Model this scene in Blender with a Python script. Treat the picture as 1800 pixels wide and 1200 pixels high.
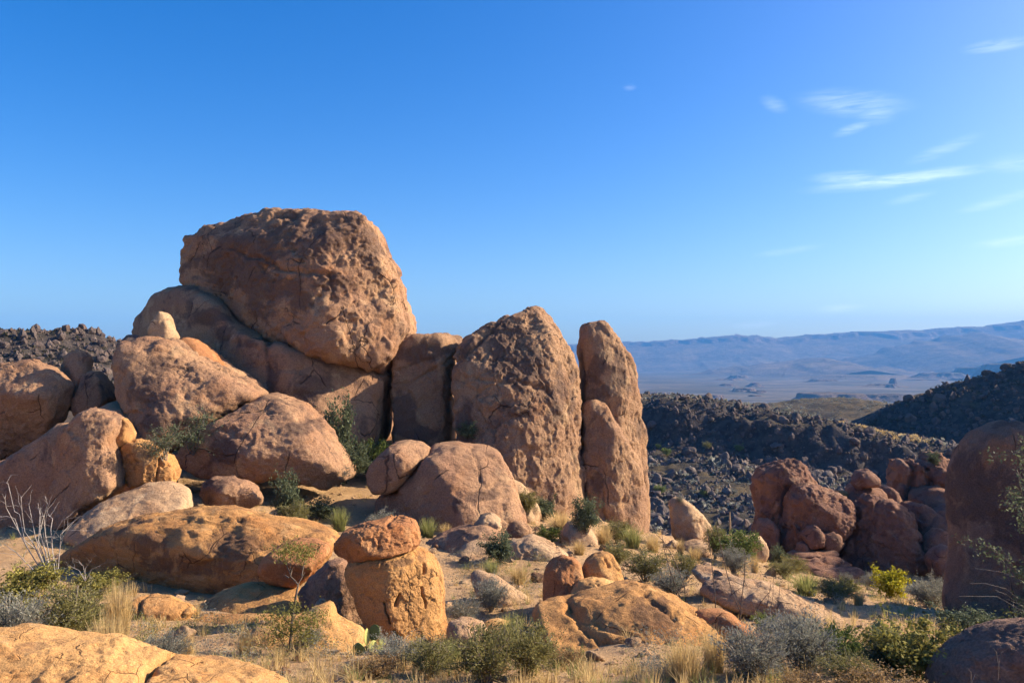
import bpy, bmesh, math, random
import numpy as np
from mathutils import Vector, Matrix, Euler

for _o in list(bpy.data.objects):
    bpy.data.objects.remove(_o)
scene = bpy.context.scene
C = scene.collection
rad = math.radians

# ------------------------------------------------------------------ camera
FPX = 1386.0                      # focal length in pixels of the 1800 px wide photograph
HORIZON = 632.0
PITCH = math.atan((HORIZON - 600.0) / FPX)
EYE = 1.7
cam_d = bpy.data.cameras.new('camera')
cam_d.sensor_width = 36.0
cam_d.lens = 36.0 * FPX / 1800.0
cam_d.clip_start = 0.1
cam_d.clip_end = 60000.0
cam = bpy.data.objects.new('camera', cam_d)
cam.location = (0, 0, EYE)
cam.rotation_euler = (math.pi / 2 + PITCH, 0, 0)
C.objects.link(cam)
scene.camera = cam

# ------------------------------------------------------------------ sun, sky, exposure
SUN_AZ = 77.0
SUN_EL = 28.0
sun_dir = Vector((math.sin(rad(SUN_AZ)) * math.cos(rad(SUN_EL)), math.cos(rad(SUN_AZ)) * math.cos(rad(SUN_EL)), math.sin(rad(SUN_EL))))
sun_d = bpy.data.lights.new('sun', 'SUN')
sun_d.energy = 5.0
sun_d.angle = rad(0.53)
sun_d.color = (1.0, 0.85, 0.65)
sun = bpy.data.objects.new('sun', sun_d)
sun.rotation_euler = (-sun_dir).to_track_quat('-Z', 'Y').to_euler()
sun.location = (60, 0, 60)
C.objects.link(sun)

vs = scene.view_settings
vs.view_transform = 'Standard'
vs.look = 'None'
vs.exposure = 1.1
vs.gamma = 1.0
vs.use_curve_mapping = False
scene.render.engine = 'CYCLES'
cy = scene.cycles
cy.max_bounces = 3
cy.diffuse_bounces = 1
cy.glossy_bounces = 2
cy.transmission_bounces = 3
cy.volume_bounces = 0
cy.transparent_max_bounces = 6
cy.use_denoising = True
cy.use_adaptive_sampling = True
cy.adaptive_threshold = 0.025

world = bpy.data.worlds.new('World')
scene.world = world
world.use_nodes = True
WN, WL = world.node_tree.nodes, world.node_tree.links
WN.clear()


def wn(t, **k):
    n = WN.new(t)
    for a, b in k.items():
        setattr(n, a, b)
    return n


def wmath(op, a, b=None):
    n = wn('ShaderNodeMath', operation=op)
    for i, s in enumerate((a, b)):
        if s is None:
            continue
        if isinstance(s, (int, float)):
            n.inputs[i].default_value = s
        else:
            WL.new(s, n.inputs[i])
    return n.outputs[0]


sky = wn('ShaderNodeTexSky', sky_type='NISHITA')
sky.sun_disc = False
sky.sun_elevation = rad(SUN_EL)
sky.sun_rotation = rad(SUN_AZ)
sky.altitude = 1100
sky.air_density = 1.0
sky.dust_density = 3.4
sky.ozone_density = 3.0
hsv = wn('ShaderNodeHueSaturation')
hsv.inputs['Saturation'].default_value = 1.44
hsv.inputs['Hue'].default_value = 0.511
WL.new(sky.outputs[0], hsv.inputs['Color'])
# thin cirrus wisps high in the sky, by azimuth and elevation
tc = wn('ShaderNodeTexCoord')
sep = wn('ShaderNodeSeparateXYZ')
WL.new(tc.outputs['Generated'], sep.inputs[0])
az_s = wmath('ARCTAN2', sep.outputs[0], sep.outputs[1])
el_s = wmath('ARCSINE', sep.outputs[2])
comb = wn('ShaderNodeCombineXYZ')
WL.new(az_s, comb.inputs[0]); WL.new(el_s, comb.inputs[1])
strm = wn('ShaderNodeMapping')
strm.inputs['Scale'].default_value = (9, 85, 1)
strm.inputs['Rotation'].default_value = (0, 0, rad(6))
WL.new(comb.outputs[0], strm.inputs[0])
cn = wn('ShaderNodeTexNoise')
cn.inputs['Scale'].default_value = 2.2
cn.inputs['Detail'].default_value = 5
cn.inputs['Roughness'].default_value = 0.62
cn.inputs['Distortion'].default_value = 0.7
WL.new(strm.outputs[0], cn.inputs[0])


def px_dir(u, v):
    a, b = (u - 900.0) / FPX, (600.0 - v) / FPX
    d = Vector((a, math.cos(PITCH) - math.sin(PITCH) * b, math.sin(PITCH) + math.cos(PITCH) * b))
    return d.normalized()


WISPS = [  # u, v, half-width, half-height (photo px), tilt deg, strength
    (1580, 316, 215, 16, -2, 0.62), (1490, 313, 90, 16, 3, 0.42), (1500, 182, 130, 30, 10, 0.30), (1540, 196, 55, 30, 4, 0.26),
    (1500, 226, 48, 12, -14, 0.30), (1361, 184, 34, 16, 25, 0.26), (1107, 154, 16, 7, 0, 0.26), (1755, 80, 80, 14, 2, 0.34),
    (1660, 262, 85, 16, -16, 0.2), (1600, 348, 62, 11, -10, 0.2), (1760, 352, 100, 14, -12, 0.28),
    (1790, 288, 85, 22, 4, 0.26), (1385, 441, 80, 9, -6, 0.22), (1475, 543, 55, 11, -4, 0.4), (1325, 571, 65, 10, -3, 0.26),
    (1780, 424, 100, 12, -3, 0.34)]
acc = None
for (u, v, hw, hh, tilt, st) in WISPS:
    d = px_dir(u, v)
    a0, e0 = math.atan2(d.x, d.y), math.asin(d.z)
    cf = math.cos(a0)
    mp = wn('ShaderNodeMapping', vector_type='TEXTURE')
    mp.inputs['Location'].default_value = (a0, e0, 0)
    mp.inputs['Rotation'].default_value = (0, 0, rad(-tilt))
    mp.inputs['Scale'].default_value = (hw / FPX * cf * cf, hh / FPX * cf, 1)
    WL.new(comb.outputs[0], mp.inputs[0])
    ln = wn('ShaderNodeVectorMath', operation='LENGTH')
    WL.new(mp.outputs[0], ln.inputs[0])
    mr = wn('ShaderNodeMapRange', interpolation_type='SMOOTHSTEP')
    mr.inputs['From Min'].default_value = 0.0
    mr.inputs['From Max'].default_value = 1.0
    mr.inputs['To Min'].default_value = st
    mr.inputs['To Max'].default_value = 0.0
    WL.new(ln.outputs['Value'], mr.inputs['Value'])
    acc = mr.outputs[0] if acc is None else wmath('MAXIMUM', acc, mr.outputs[0])
nz = wn('ShaderNodeMapRange')
nz.inputs['From Min'].default_value = 0.28
nz.inputs['From Max'].default_value = 0.74
WL.new(cn.outputs[0], nz.inputs['Value'])
cl = wmath('MULTIPLY', acc, nz.outputs[0])
cmix = wn('ShaderNodeMixRGB')
cmix.inputs['Color2'].default_value = (7.6, 8.4, 9.0, 1)
WL.new(cl, cmix.inputs['Fac'])
WL.new(hsv.outputs[0], cmix.inputs['Color1'])
bg = wn('ShaderNodeBackground')
bg.inputs['Strength'].default_value = 0.104
WL.new(cmix.outputs[0], bg.inputs['Color'])
wo = wn('ShaderNodeOutputWorld')
WL.new(bg.outputs[0], wo.inputs['Surface'])

# ------------------------------------------------------------------ helpers
rng = np.random.default_rng(7)
NT = 64
_tab = rng.random((NT, NT, NT)).astype(np.float32) * 2 - 1
_ROT = np.array(Euler((0.6, 0.9, 0.4)).to_matrix(), dtype=np.float32)


def vnoise(p):
    i = np.floor(p).astype(np.int64)
    f = (p - i).astype(np.float32)
    f = f * f * f * (f * (f * 6 - 15) + 10)
    i0 = i & (NT - 1)
    i1 = (i + 1) & (NT - 1)
    x0, y0, z0 = i0.T
    x1, y1, z1 = i1.T
    fx, fy, fz = f.T
    c00 = _tab[x0, y0, z0] * (1 - fx) + _tab[x1, y0, z0] * fx
    c10 = _tab[x0, y1, z0] * (1 - fx) + _tab[x1, y1, z0] * fx
    c01 = _tab[x0, y0, z1] * (1 - fx) + _tab[x1, y0, z1] * fx
    c11 = _tab[x0, y1, z1] * (1 - fx) + _tab[x1, y1, z1] * fx
    a = c00 * (1 - fy) + c10 * fy
    b = c01 * (1 - fy) + c11 * fy
    return a * (1 - fz) + b * fz


def fbm(p, octv=4, gain=0.5):
    p = np.asarray(p, dtype=np.float32)
    s = np.zeros(len(p), np.float32)
    a, n = 1.0, 0.0
    for _ in range(octv):
        s += a * vnoise(p)
        n += a
        a *= gain
        p = (p @ _ROT) * 2.03 + 11.7
    return s / n


def ridged(p, octv=3, gain=0.55):
    p = np.asarray(p, dtype=np.float32)
    s = np.zeros(len(p), np.float32)
    a, n = 1.0, 0.0
    for _ in range(octv):
        s += a * (1 - 2 * np.abs(vnoise(p)))
        n += a
        a *= gain
        p = (p @ _ROT) * 2.1 + 5.3
    return s / n


def cells(p):
    """nearest jittered cell: offset from its centre and three random numbers of the cell"""
    p = np.asarray(p, np.float32)
    i = np.floor(p).astype(np.int64)
    best = np.full(len(p), 1e9, np.float32)
    delta = np.zeros_like(p)
    rnd = np.zeros_like(p)
    for ox in (-1, 0, 1):
        for oy in (-1, 0, 1):
            for oz in (-1, 0, 1):
                c = i + np.array([ox, oy, oz])
                k = c & (NT - 1)
                r1 = _tab[k[:, 0], k[:, 1], k[:, 2]]
                r2 = _tab[k[:, 1], k[:, 2], k[:, 0]]
                r3 = _tab[k[:, 2], k[:, 0], k[:, 1]]
                d = p - (c + 0.5 + 0.42 * np.stack([r1, r2, r3], -1)).astype(np.float32)
                q = (d * d).sum(1)
                b = q < best
                best = np.where(b, q, best)
                delta[b] = d[b]
                rnd[b, 0] = r2[b]; rnd[b, 1] = r3[b]; rnd[b, 2] = r1[b]
    return delta, rnd


def chipped(p):
    d, r = cells(p)
    return (d * r).sum(1) + 0.3 * r[:, 0] * r[:, 1]


def sstep(a, b, x):
    t = np.clip((x - a) / (b - a), 0, 1)
    return t * t * (3 - 2 * t)


def P(u, v, Y):
    """world point seen at photo pixel (u, v), Y metres ahead of the camera"""
    u, v, Y = np.broadcast_arrays(np.asarray(u, float), np.asarray(v, float), np.asarray(Y, float))
    a, b = (u - 900.0) / FPX, (600.0 - v) / FPX
    cs, sn = math.cos(PITCH), math.sin(PITCH)
    k = Y / (cs - sn * b)
    return np.stack([a * k, Y, EYE + (sn + cs * b) * k], -1)


def mesh_from(name, verts, faces, smooth=True, mat=None, attrs=None):
    """faces: (n,3) or (n,4) int array, or a list of such arrays"""
    me = bpy.data.meshes.new(name)
    if not isinstance(faces, (list, tuple)):
        faces = [faces]
    faces = [np.asarray(f, np.int32) for f in faces if len(f)]
    verts = np.asarray(verts, np.float32)
    me.vertices.add(len(verts))
    me.vertices.foreach_set('co', verts.ravel())
    loops = np.concatenate([f.ravel() for f in faces])
    tot = np.concatenate([np.full(len(f), f.shape[1], np.int32) for f in faces])
    start = np.concatenate([[0], np.cumsum(tot)[:-1]]).astype(np.int32)
    me.loops.add(len(loops))
    me.loops.foreach_set('vertex_index', loops.astype(np.int32))
    me.polygons.add(len(tot))
    me.polygons.foreach_set('loop_start', start)
    me.polygons.foreach_set('loop_total', tot)
    me.polygons.foreach_set('use_smooth', np.full(len(tot), smooth))
    for k, arr in (attrs or {}).items():
        at = me.attributes.new(k, 'FLOAT', 'POINT')
        at.data.foreach_set('value', np.asarray(arr, np.float32))
    me.update(calc_edges=True)
    if mat:
        me.materials.append(mat)
    return me


def link(name, data, parent=None, loc=(0, 0, 0), rot=(0, 0, 0), scale=(1, 1, 1), label=None, cat=None, group=None, kind=None):
    o = bpy.data.objects.new(name, data)
    C.objects.link(o)
    o.location = loc
    o.rotation_euler = rot
    o.scale = scale
    if parent is not None:
        o.parent = parent
    if label:
        o['label'] = label
    if cat:
        o['category'] = cat
    if group:
        o['group'] = group
    if kind:
        o['kind'] = kind
    return o


# ------------------------------------------------------------------ materials
class NT_:
    def __init__(self, name):
        self.m = bpy.data.materials.new(name)
        self.m.use_nodes = True
        self.n = self.m.node_tree.nodes
        self.l = self.m.node_tree.links
        self.n.clear()

    def node(self, t, ins=None, **k):
        n = self.n.new(t)
        for a, b in k.items():
            setattr(n, a, b)
        for a, b in (ins or {}).items():
            self.put(n.inputs[a], b)
        return n

    def put(self, sock, val):
        if isinstance(val, bpy.types.NodeSocket):
            self.l.new(val, sock)
        else:
            sock.default_value = val

    def noise(self, vec, scale, detail=4, rough=0.55, dist=0.0):
        return self.node('ShaderNodeTexNoise', {'Vector': vec, 'Scale': scale, 'Detail': detail, 'Roughness': rough, 'Distortion': dist}).outputs[0]

    def ramp(self, val, a, b, lo=0.0, hi=1.0):
        n = self.node('ShaderNodeMapRange', {'Value': val, 'From Min': a, 'From Max': b, 'To Min': lo, 'To Max': hi}, interpolation_type='SMOOTHSTEP')
        return n.outputs[0]

    def mix(self, f, a, b):
        a = (*a, 1) if isinstance(a, tuple) and len(a) == 3 else a
        b = (*b, 1) if isinstance(b, tuple) and len(b) == 3 else b
        return self.node('ShaderNodeMixRGB', {'Fac': f, 'Color1': a, 'Color2': b}).outputs[0]

    def math(self, op, a, b=0.0):
        return self.node('ShaderNodeMath', {0: a, 1: b}, operation=op).outputs[0]

    def out(self, shader):
        o = self.node('ShaderNodeOutputMaterial')
        self.l.new(shader, o.inputs['Surface'])
        return self.m


def rock_mat(name, c1, c2, dark, pale, S=1.0, varnish_shade=0.5, bump=1.0):
    t = NT_(name)
    co = t.node('ShaderNodeTexCoord').outputs['Object']
    info = t.node('ShaderNodeObjectInfo')
    off = t.node('ShaderNodeCombineXYZ', {0: t.math('MULTIPLY', info.outputs['Random'], 57.0), 1: t.math('MULTIPLY', info.outputs['Random'], 31.0), 2: 0.0}).outputs[0]
    v = t.node('ShaderNodeVectorMath', {0: co, 1: off}, operation='ADD').outputs[0]
    big = t.noise(v, 0.45 * S, 5, 0.6, 0.3)
    col = t.mix(t.ramp(big, 0.35, 0.65), c1, c2)
    # pale exfoliated patches
    pl = t.noise(v, 1.1 * S, 6, 0.65, 0.4)
    col = t.mix(t.math('MULTIPLY', t.ramp(pl, 0.56, 0.63), 0.55), col, (*pale, 1))
    # rusty tone
    ru = t.noise(v, 0.8 * S, 4, 0.6)
    col = t.mix(t.math('MULTIPLY', t.ramp(ru, 0.52, 0.7), 0.45), col, (c1[0] * 0.95, c1[1] * 0.72, c1[2] * 0.55, 1))
    # desert varnish in ragged patches, plus the stain and painted shade patches stored on the mesh
    va = t.noise(v, 0.62 * S, 6, 0.68, 0.8)
    at = t.node('ShaderNodeAttribute', attribute_name='varnish_shade').outputs['Fac']
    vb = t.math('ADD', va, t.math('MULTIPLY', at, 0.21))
    vb = t.math('ADD', vb, t.math('MULTIPLY', t.math('SUBTRACT', t.noise(v, 7.0 * S, 5, 0.7), 0.5), 0.10))
    sv = t.node('ShaderNodeMapping', {'Vector': v, 'Scale': (2.2 * S, 2.2 * S, 0.32 * S)}).outputs[0]
    stk = t.noise(sv, 1.0, 5, 0.65, 0.3)
    vb = t.math('ADD', vb, t.math('MULTIPLY', t.math('SUBTRACT', stk, 0.5), 0.22))
    vm = t.math('MULTIPLY', t.ramp(vb, 0.58 - 0.06 * varnish_shade, 0.71 - 0.04 * varnish_shade), 0.68)
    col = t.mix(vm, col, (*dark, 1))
    # lichen specks and grain
    sp = t.noise(v, 9.0 * S, 5, 0.7)
    col = t.mix(t.math('MULTIPLY', t.ramp(sp, 0.58, 0.68), 0.5), col, (dark[0] * 1.15, dark[1] * 1.15, dark[2] * 1.1, 1))
    gr = t.noise(v, 26.0 * S, 3, 0.6)
    col = t.node('ShaderNodeMixRGB', {'Fac': 0.6, 'Color1': col, 'Color2': t.node('ShaderNodeCombineXYZ', {0: t.ramp(gr, 0.3, 0.7, 0.62, 1.3), 1: t.ramp(gr, 0.3, 0.7, 0.62, 1.3), 2: t.ramp(gr, 0.3, 0.7, 0.62, 1.3)}).outputs[0]}, blend_type='MULTIPLY').outputs[0]
    # relief
    b1 = t.noise(v, 2.6 * S, 7, 0.70, 0.25)
    b2 = t.noise(v, 13.0 * S, 4, 0.75)
    fv = t.node('ShaderNodeTexVoronoi', {'Vector': t.node('ShaderNodeVectorMath', {0: v, 1: t.node('ShaderNodeVectorMath', {0: t.node('ShaderNodeTexNoise', {'Vector': v, 'Scale': 6.0 * S, 'Detail': 2.0}).outputs[1], 'Scale': 0.12 / S}, operation='SCALE').outputs[0]}, operation='ADD').outputs[0], 'Scale': 5.5 * S})
    fd = t.node('ShaderNodeVectorMath', {0: v, 1: fv.outputs['Position']}, operation='SUBTRACT').outputs[0]
    fc = t.node('ShaderNodeVectorMath', {0: fv.outputs['Color'], 1: (0.5, 0.5, 0.5)}, operation='SUBTRACT').outputs[0]
    fac = t.math('MULTIPLY', t.node('ShaderNodeVectorMath', {0: fd, 1: fc}, operation='DOT_PRODUCT').outputs['Value'], 5.5 * S)
    # hairline fractures
    wv = t.node('ShaderNodeVectorMath', {0: v, 1: t.node('ShaderNodeVectorMath', {0: t.node('ShaderNodeTexNoise', {'Vector': v, 'Scale': 1.2 * S, 'Detail': 4.0}).outputs[1], 'Scale': 0.4 / S}, operation='SCALE').outputs[0]}, operation='ADD').outputs[0]
    ed = t.node('ShaderNodeTexVoronoi', {'Vector': t.node('ShaderNodeMapping', {'Vector': wv, 'Rotation': (0.15, 0.35, 0.2), 'Scale': (1.0, 1.0, 0.55)}).outputs[0], 'Scale': 0.62 * S}, feature='DISTANCE_TO_EDGE').outputs['Distance']
    gate = t.ramp(t.noise(v, 0.7 * S, 2, 0.5), 0.52, 0.60)
    crk = t.math('MULTIPLY', t.ramp(ed, 0.0, 0.013, 1.0, 0.0), gate)
    col = t.mix(t.math('MULTIPLY', crk, 0.75), col, (dark[0] * 0.55, dark[1] * 0.55, dark[2] * 0.55, 1))
    h = t.math('ADD', t.math('MULTIPLY', b1, 0.7), t.math('ADD', t.math('MULTIPLY', b2, 0.5), t.math('MULTIPLY', fac, 0.55)))
    h = t.math('SUBTRACT', h, t.math('MULTIPLY', crk, 0.5))
    bp = t.node('ShaderNodeBump', {'Strength': 1.0, 'Distance': 0.10 * bump / S, 'Height': h}).outputs[0]
    bs = t.node('ShaderNodeBsdfPrincipled', {'Base Color': col, 'Roughness': 0.92, 'Normal': bp})
    bs.inputs['Specular IOR Level'].default_value = 0.15
    return t.out(bs.outputs[0])


M = {}
M['tan'] = rock_mat('rock_tan', (0.40, 0.232, 0.128), (0.325, 0.178, 0.104), (0.088, 0.056, 0.047), (0.52, 0.33, 0.178), 0.7, 0.95)
M['tower'] = rock_mat('rock_fin', (0.37, 0.222, 0.124), (0.30, 0.172, 0.101), (0.082, 0.055, 0.048), (0.47, 0.31, 0.168), 0.7, 0.8)
M['pale'] = rock_mat('rock_pale', (0.50, 0.33, 0.188), (0.42, 0.262, 0.148), (0.145, 0.092, 0.07), (0.58, 0.41, 0.25), 1.3, 0.3)
M['orange'] = rock_mat('rock_orange', (0.52, 0.272, 0.098), (0.41, 0.205, 0.078), (0.12, 0.066, 0.043), (0.58, 0.34, 0.145), 1.5, 0.5)
M['rust'] = rock_mat('rock_rust', (0.47, 0.215, 0.088), (0.38, 0.168, 0.072), (0.12, 0.062, 0.042), (0.55, 0.30, 0.135), 1.6, 0.55)
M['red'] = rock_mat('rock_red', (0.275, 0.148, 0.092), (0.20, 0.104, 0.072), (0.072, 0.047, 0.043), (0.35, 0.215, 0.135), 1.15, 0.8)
M['gold'] = rock_mat('rock_gold', (0.62, 0.35, 0.135), (0.52, 0.275, 0.102), (0.23, 0.125, 0.066), (0.66, 0.42, 0.185), 2.6, 0.2)
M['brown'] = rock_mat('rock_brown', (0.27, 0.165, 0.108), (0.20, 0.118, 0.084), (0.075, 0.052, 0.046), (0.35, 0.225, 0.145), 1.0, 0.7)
M['dark'] = rock_mat('rock_dark', (0.15, 0.110, 0.092), (0.10, 0.077, 0.068), (0.045, 0.038, 0.038), (0.23, 0.175, 0.145), 0.5, 0.6)
M['talus'] = rock_mat('rock_talus', (0.18, 0.14, 0.115), (0.12, 0.096, 0.083), (0.055, 0.046, 0.044), (0.29, 0.23, 0.18), 0.5, 0.5)

# ------------------------------------------------------------------ terrain heights
CP = [  # photo u, v and distance of visible ground
    (450, 1200, 12), (700, 1195, 12.5), (900, 1200, 12), (1100, 1195, 12.5), (1350, 1210, 11.5), (1600, 1225, 11), (1780, 1230, 10.5),
    (330, 1135, 15), (550, 1155, 14.5), (700, 1145, 15.8), (850, 1125, 16.3), (1000, 1140, 15.5), (1250, 1150, 15), (1500, 1140, 15.5), (1700, 1140, 15.5),
    (150, 1085, 17), (420, 1092, 18), (560, 1110, 17), (830, 1062, 20), (950, 1085, 18.6), (1200, 1052, 21), (1350, 1105, 17.5), (1560, 1085, 20),
    (330, 1062, 21), (800, 1002, 25), (900, 1012, 24), (1130, 1010, 25), (1250, 1005, 26), (1450, 1062, 25), (1600, 1062, 30), (1750, 1080, 25),
    (500, 917, 31), (600, 922, 31), (420, 906, 30), (750, 937, 31), (785, 948, 30), (1000, 962, 31), (1100, 962, 33), (1200, 967, 35), (1320, 982, 36),
    (1450, 1012, 43), (1550, 1004, 45), (1650, 1015, 44), (1400, 1020, 38), (1500, 1040, 36),
    (150, 905, 29), (60, 965, 25.5), (30, 1045, 20), (-60, 1105, 14), (120, 1000, 23), (-200, 960, 28), (-200, 800, 40),
    (620, 852, 38), (640, 805, 42), (950, 897, 38.5), (1050, 937, 38), (1150, 944, 39), (350, 860, 36), (250, 800, 42), (700, 770, 46), (850, 800, 46), (500, 780, 50)]
cw = [tuple(P(u, v, y)) for u, v, y in CP]
cw += [(0, 0, 0), (-6, 0, 0.2), (6, 0, -0.2), (0, -8, 1), (-3, 5, -1.5), (3, 5, -1.7), (-7, 8.5, -2.6), (-4, 8.5, -2.4), (4, 8, -2.6), (10, 8, -2.8), (-14, 6, -0.5), (14, 4, -1.5),
       (-14, 14, -2.8), (18, 14, -5), (26, 24, -9), (30, 40, -13), (0, 60, -13), (25, 60, -16), (-25, 60, -3), (-40, 40, -2), (-40, 15, 0)]
cw = np.array(cw)
_xy = cw[:, :2]
_n = len(cw)
_K = np.linalg.norm(_xy[:, None] - _xy[None], axis=2)
_A = np.zeros((_n + 3, _n + 3))
_A[:_n, :_n] = _K - np.eye(_n) * 0.6
_A[:_n, _n] = 1
_A[:_n, _n + 1:] = _xy
_A[_n, :_n] = 1
_A[_n + 1:, :_n] = _xy.T
_w = np.linalg.solve(_A, np.concatenate([cw[:, 2], [0, 0, 0]]))


def H(x, y, detail=True):
    x = np.atleast_1d(np.asarray(x, float)); y = np.atleast_1d(np.asarray(y, float))
    xc, yc = np.clip(x, -38, 38), np.clip(y, -6, 62)
    z = np.full(x.shape, _w[_n]) + _w[_n + 1] * xc + _w[_n + 2] * yc
    for k in range(_n):
        z += _w[k] * np.sqrt((xc - _xy[k, 0]) ** 2 + (yc - _xy[k, 1]) ** 2)
    far = EYE + np.interp(y, [50, 100, 150, 230, 320, 700, 1300, 5000, 9000, 30000], [-15, -27, -33, -33, -32, -70, -124, -124, -112, -112])
    b = sstep(48, 80, np.maximum(y, np.abs(x)))
    z = z * (1 - b) + far * b
    if detail:
        p = np.stack([x, y, np.zeros_like(x)], -1)
        near = 1 - sstep(60, 120, y)
        z += near * (0.10 * fbm(p * 0.9, 4) + 0.16 * fbm(p * 0.25 + 9, 3))
        fz = sstep(1400, 2600, y)
        z += fz * (15 * fbm(p / 380, 5, 0.6) + sstep(4500, 7500, y) * 34 * np.maximum(fbm(p / 900 + 3, 4) + 0.08, 0))
    return z


def sheet_axis(lim, step, grow, far):
    a = [0.0]
    s = step
    while a[-1] < far:
        if a[-1] > lim:
            s *= grow
        a.append(a[-1] + s)
    return np.array(a)


xp = sheet_axis(26, 0.23, 1.08, 11000)
xs = np.concatenate([-xp[::-1], xp[1:]])
yp = [-6.0]
s = 0.35
while yp[-1] < 10200:
    yy = yp[-1]
    s = 0.35 if yy < 6 else max(0.14, yy * 0.011) if yy < 50 else yy * 0.019
    yp.append(yy + s)
ys = np.concatenate([[-90, -60, -40, -25, -15, -10], np.array(yp)])
gx, gy = np.meshgrid(xs, ys)
gz = H(gx.ravel(), gy.ravel())
gv = np.stack([gx.ravel(), gy.ravel(), gz], -1)
nx_, ny_ = len(xs), len(ys)


def grid_faces(ny, nx):
    i = np.arange(ny * nx).reshape(ny, nx)
    return np.stack([i[:-1, :-1].ravel(), i[:-1, 1:].ravel(), i[1:, 1:].ravel(), i[1:, :-1].ravel()], -1)


def ground_mat():
    t = NT_('desert_soil')
    co = t.node('ShaderNodeTexCoord').outputs['Object']
    n1 = t.noise(co, 0.5, 6, 0.6, 0.3)
    col = t.mix(t.ramp(n1, 0.35, 0.65), (0.42, 0.255, 0.122), (0.50, 0.315, 0.16))
    n2 = t.noise(co, 3.2, 8, 0.7)
    col = t.mix(t.math('MULTIPLY', t.ramp(n2, 0.5, 0.62), 0.6), col, (0.27, 0.165, 0.095))
    n3 = t.noise(co, 26, 4, 0.7)
    col = t.mix(t.math('MULTIPLY', t.ramp(n3, 0.56, 0.64), 0.7), col, (0.58, 0.42, 0.28))
    col = t.mix(t.math('MULTIPLY', t.ramp(t.noise(co, 15, 4, 0.7), 0.6, 0.68), 0.6), col, (0.16, 0.11, 0.075))
    # the plain far below: scrub-covered brown flats with pale washes and dark thickets
    y = t.node('ShaderNodeSeparateXYZ', {0: co}).outputs[1]
    mp = t.node('ShaderNodeMapping', {'Vector': co, 'Scale': (0.0016, 0.0042, 0.0)}).outputs[0]
    pn = t.noise(mp, 1.0, 8, 0.62, 0.4)
    pc = t.mix(t.ramp(pn, 0.38, 0.6), (0.075, 0.064, 0.047), (0.15, 0.118, 0.085))
    pc = t.mix(t.math('MULTIPLY', t.ramp(t.noise(mp, 3.3, 6, 0.65, 0.6), 0.57, 0.66), 0.75), pc, (0.28, 0.225, 0.17))
    pc = t.mix(t.math('MULTIPLY', t.ramp(t.noise(mp, 2.1, 7, 0.7, 0.8), 0.55, 0.64), 0.8), pc, (0.04, 0.038, 0.03))
    col = t.mix(t.ramp(y, 250, 600), col, pc)
    h = t.math('ADD', t.noise(co, 6, 8, 0.7), t.math('MULTIPLY', t.noise(co, 35, 4, 0.7), 0.35))
    bp = t.node('ShaderNodeBump', {'Strength': 0.9, 'Distance': 0.07, 'Height': h}).outputs[0]
    bs = t.node('ShaderNodeBsdfPrincipled', {'Base Color': col, 'Roughness': 0.95, 'Normal': bp})
    bs.inputs['Specular IOR Level'].default_value = 0.1
    return t.out(bs.outputs[0])


M['soil'] = ground_mat()
ground = link('ground', mesh_from('ground', gv, grid_faces(ny_, nx_), True, M['soil']), kind='structure')


def hill_mat(name, rock1, rock2, scrub, S, grass=0.5, fleck=0.5):
    t = NT_(name)
    co = t.node('ShaderNodeTexCoord').outputs['Object']
    col = t.mix(t.ramp(t.noise(co, 0.35 * S, 7, 0.65, 0.4), 0.38, 0.62), rock1, rock2)
    geo = t.node('ShaderNodeNewGeometry')
    nz = t.node('ShaderNodeSeparateXYZ', {0: geo.outputs['Normal']}).outputs[2]
    flat = t.ramp(nz, 0.84, 0.97)
    g = t.mix(t.ramp(t.noise(co, 0.12 * S, 6, 0.65), 0.45, 0.6), scrub, (scrub[0] * 2.1, scrub[1] * 1.8, scrub[2] * 1.25))
    col = t.mix(t.math('MULTIPLY', flat, grass), col, g)
    col = t.mix(t.math('MULTIPLY', t.ramp(t.noise(co, 1.2 * S, 6, 0.75), 0.56, 0.66), fleck), col, (rock2[0] * 1.7, rock2[1] * 1.65, rock2[2] * 1.6))
    h = t.noise(co, 0.9 * S, 8, 0.72)
    bp = t.node('ShaderNodeBump', {'Strength': 0.9, 'Distance': 0.7 / S, 'Height': h}).outputs[0]
    bs = t.node('ShaderNodeBsdfPrincipled', {'Base Color': col, 'Roughness': 0.95, 'Normal': bp})
    bs.inputs['Specular IOR Level'].default_value = 0.1
    return t.out(bs.outputs[0])


M['hill'] = hill_mat('dark_volcanic_slope', (0.045, 0.037, 0.034), (0.09, 0.072, 0.062), (0.07, 0.058, 0.037), 1.0, 0.7, 0.7)
M['range'] = hill_mat('far_range', (0.10, 0.07, 0.055), (0.21, 0.15, 0.115), (0.13, 0.105, 0.07), 0.02, 0.5, 0.5)


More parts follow.
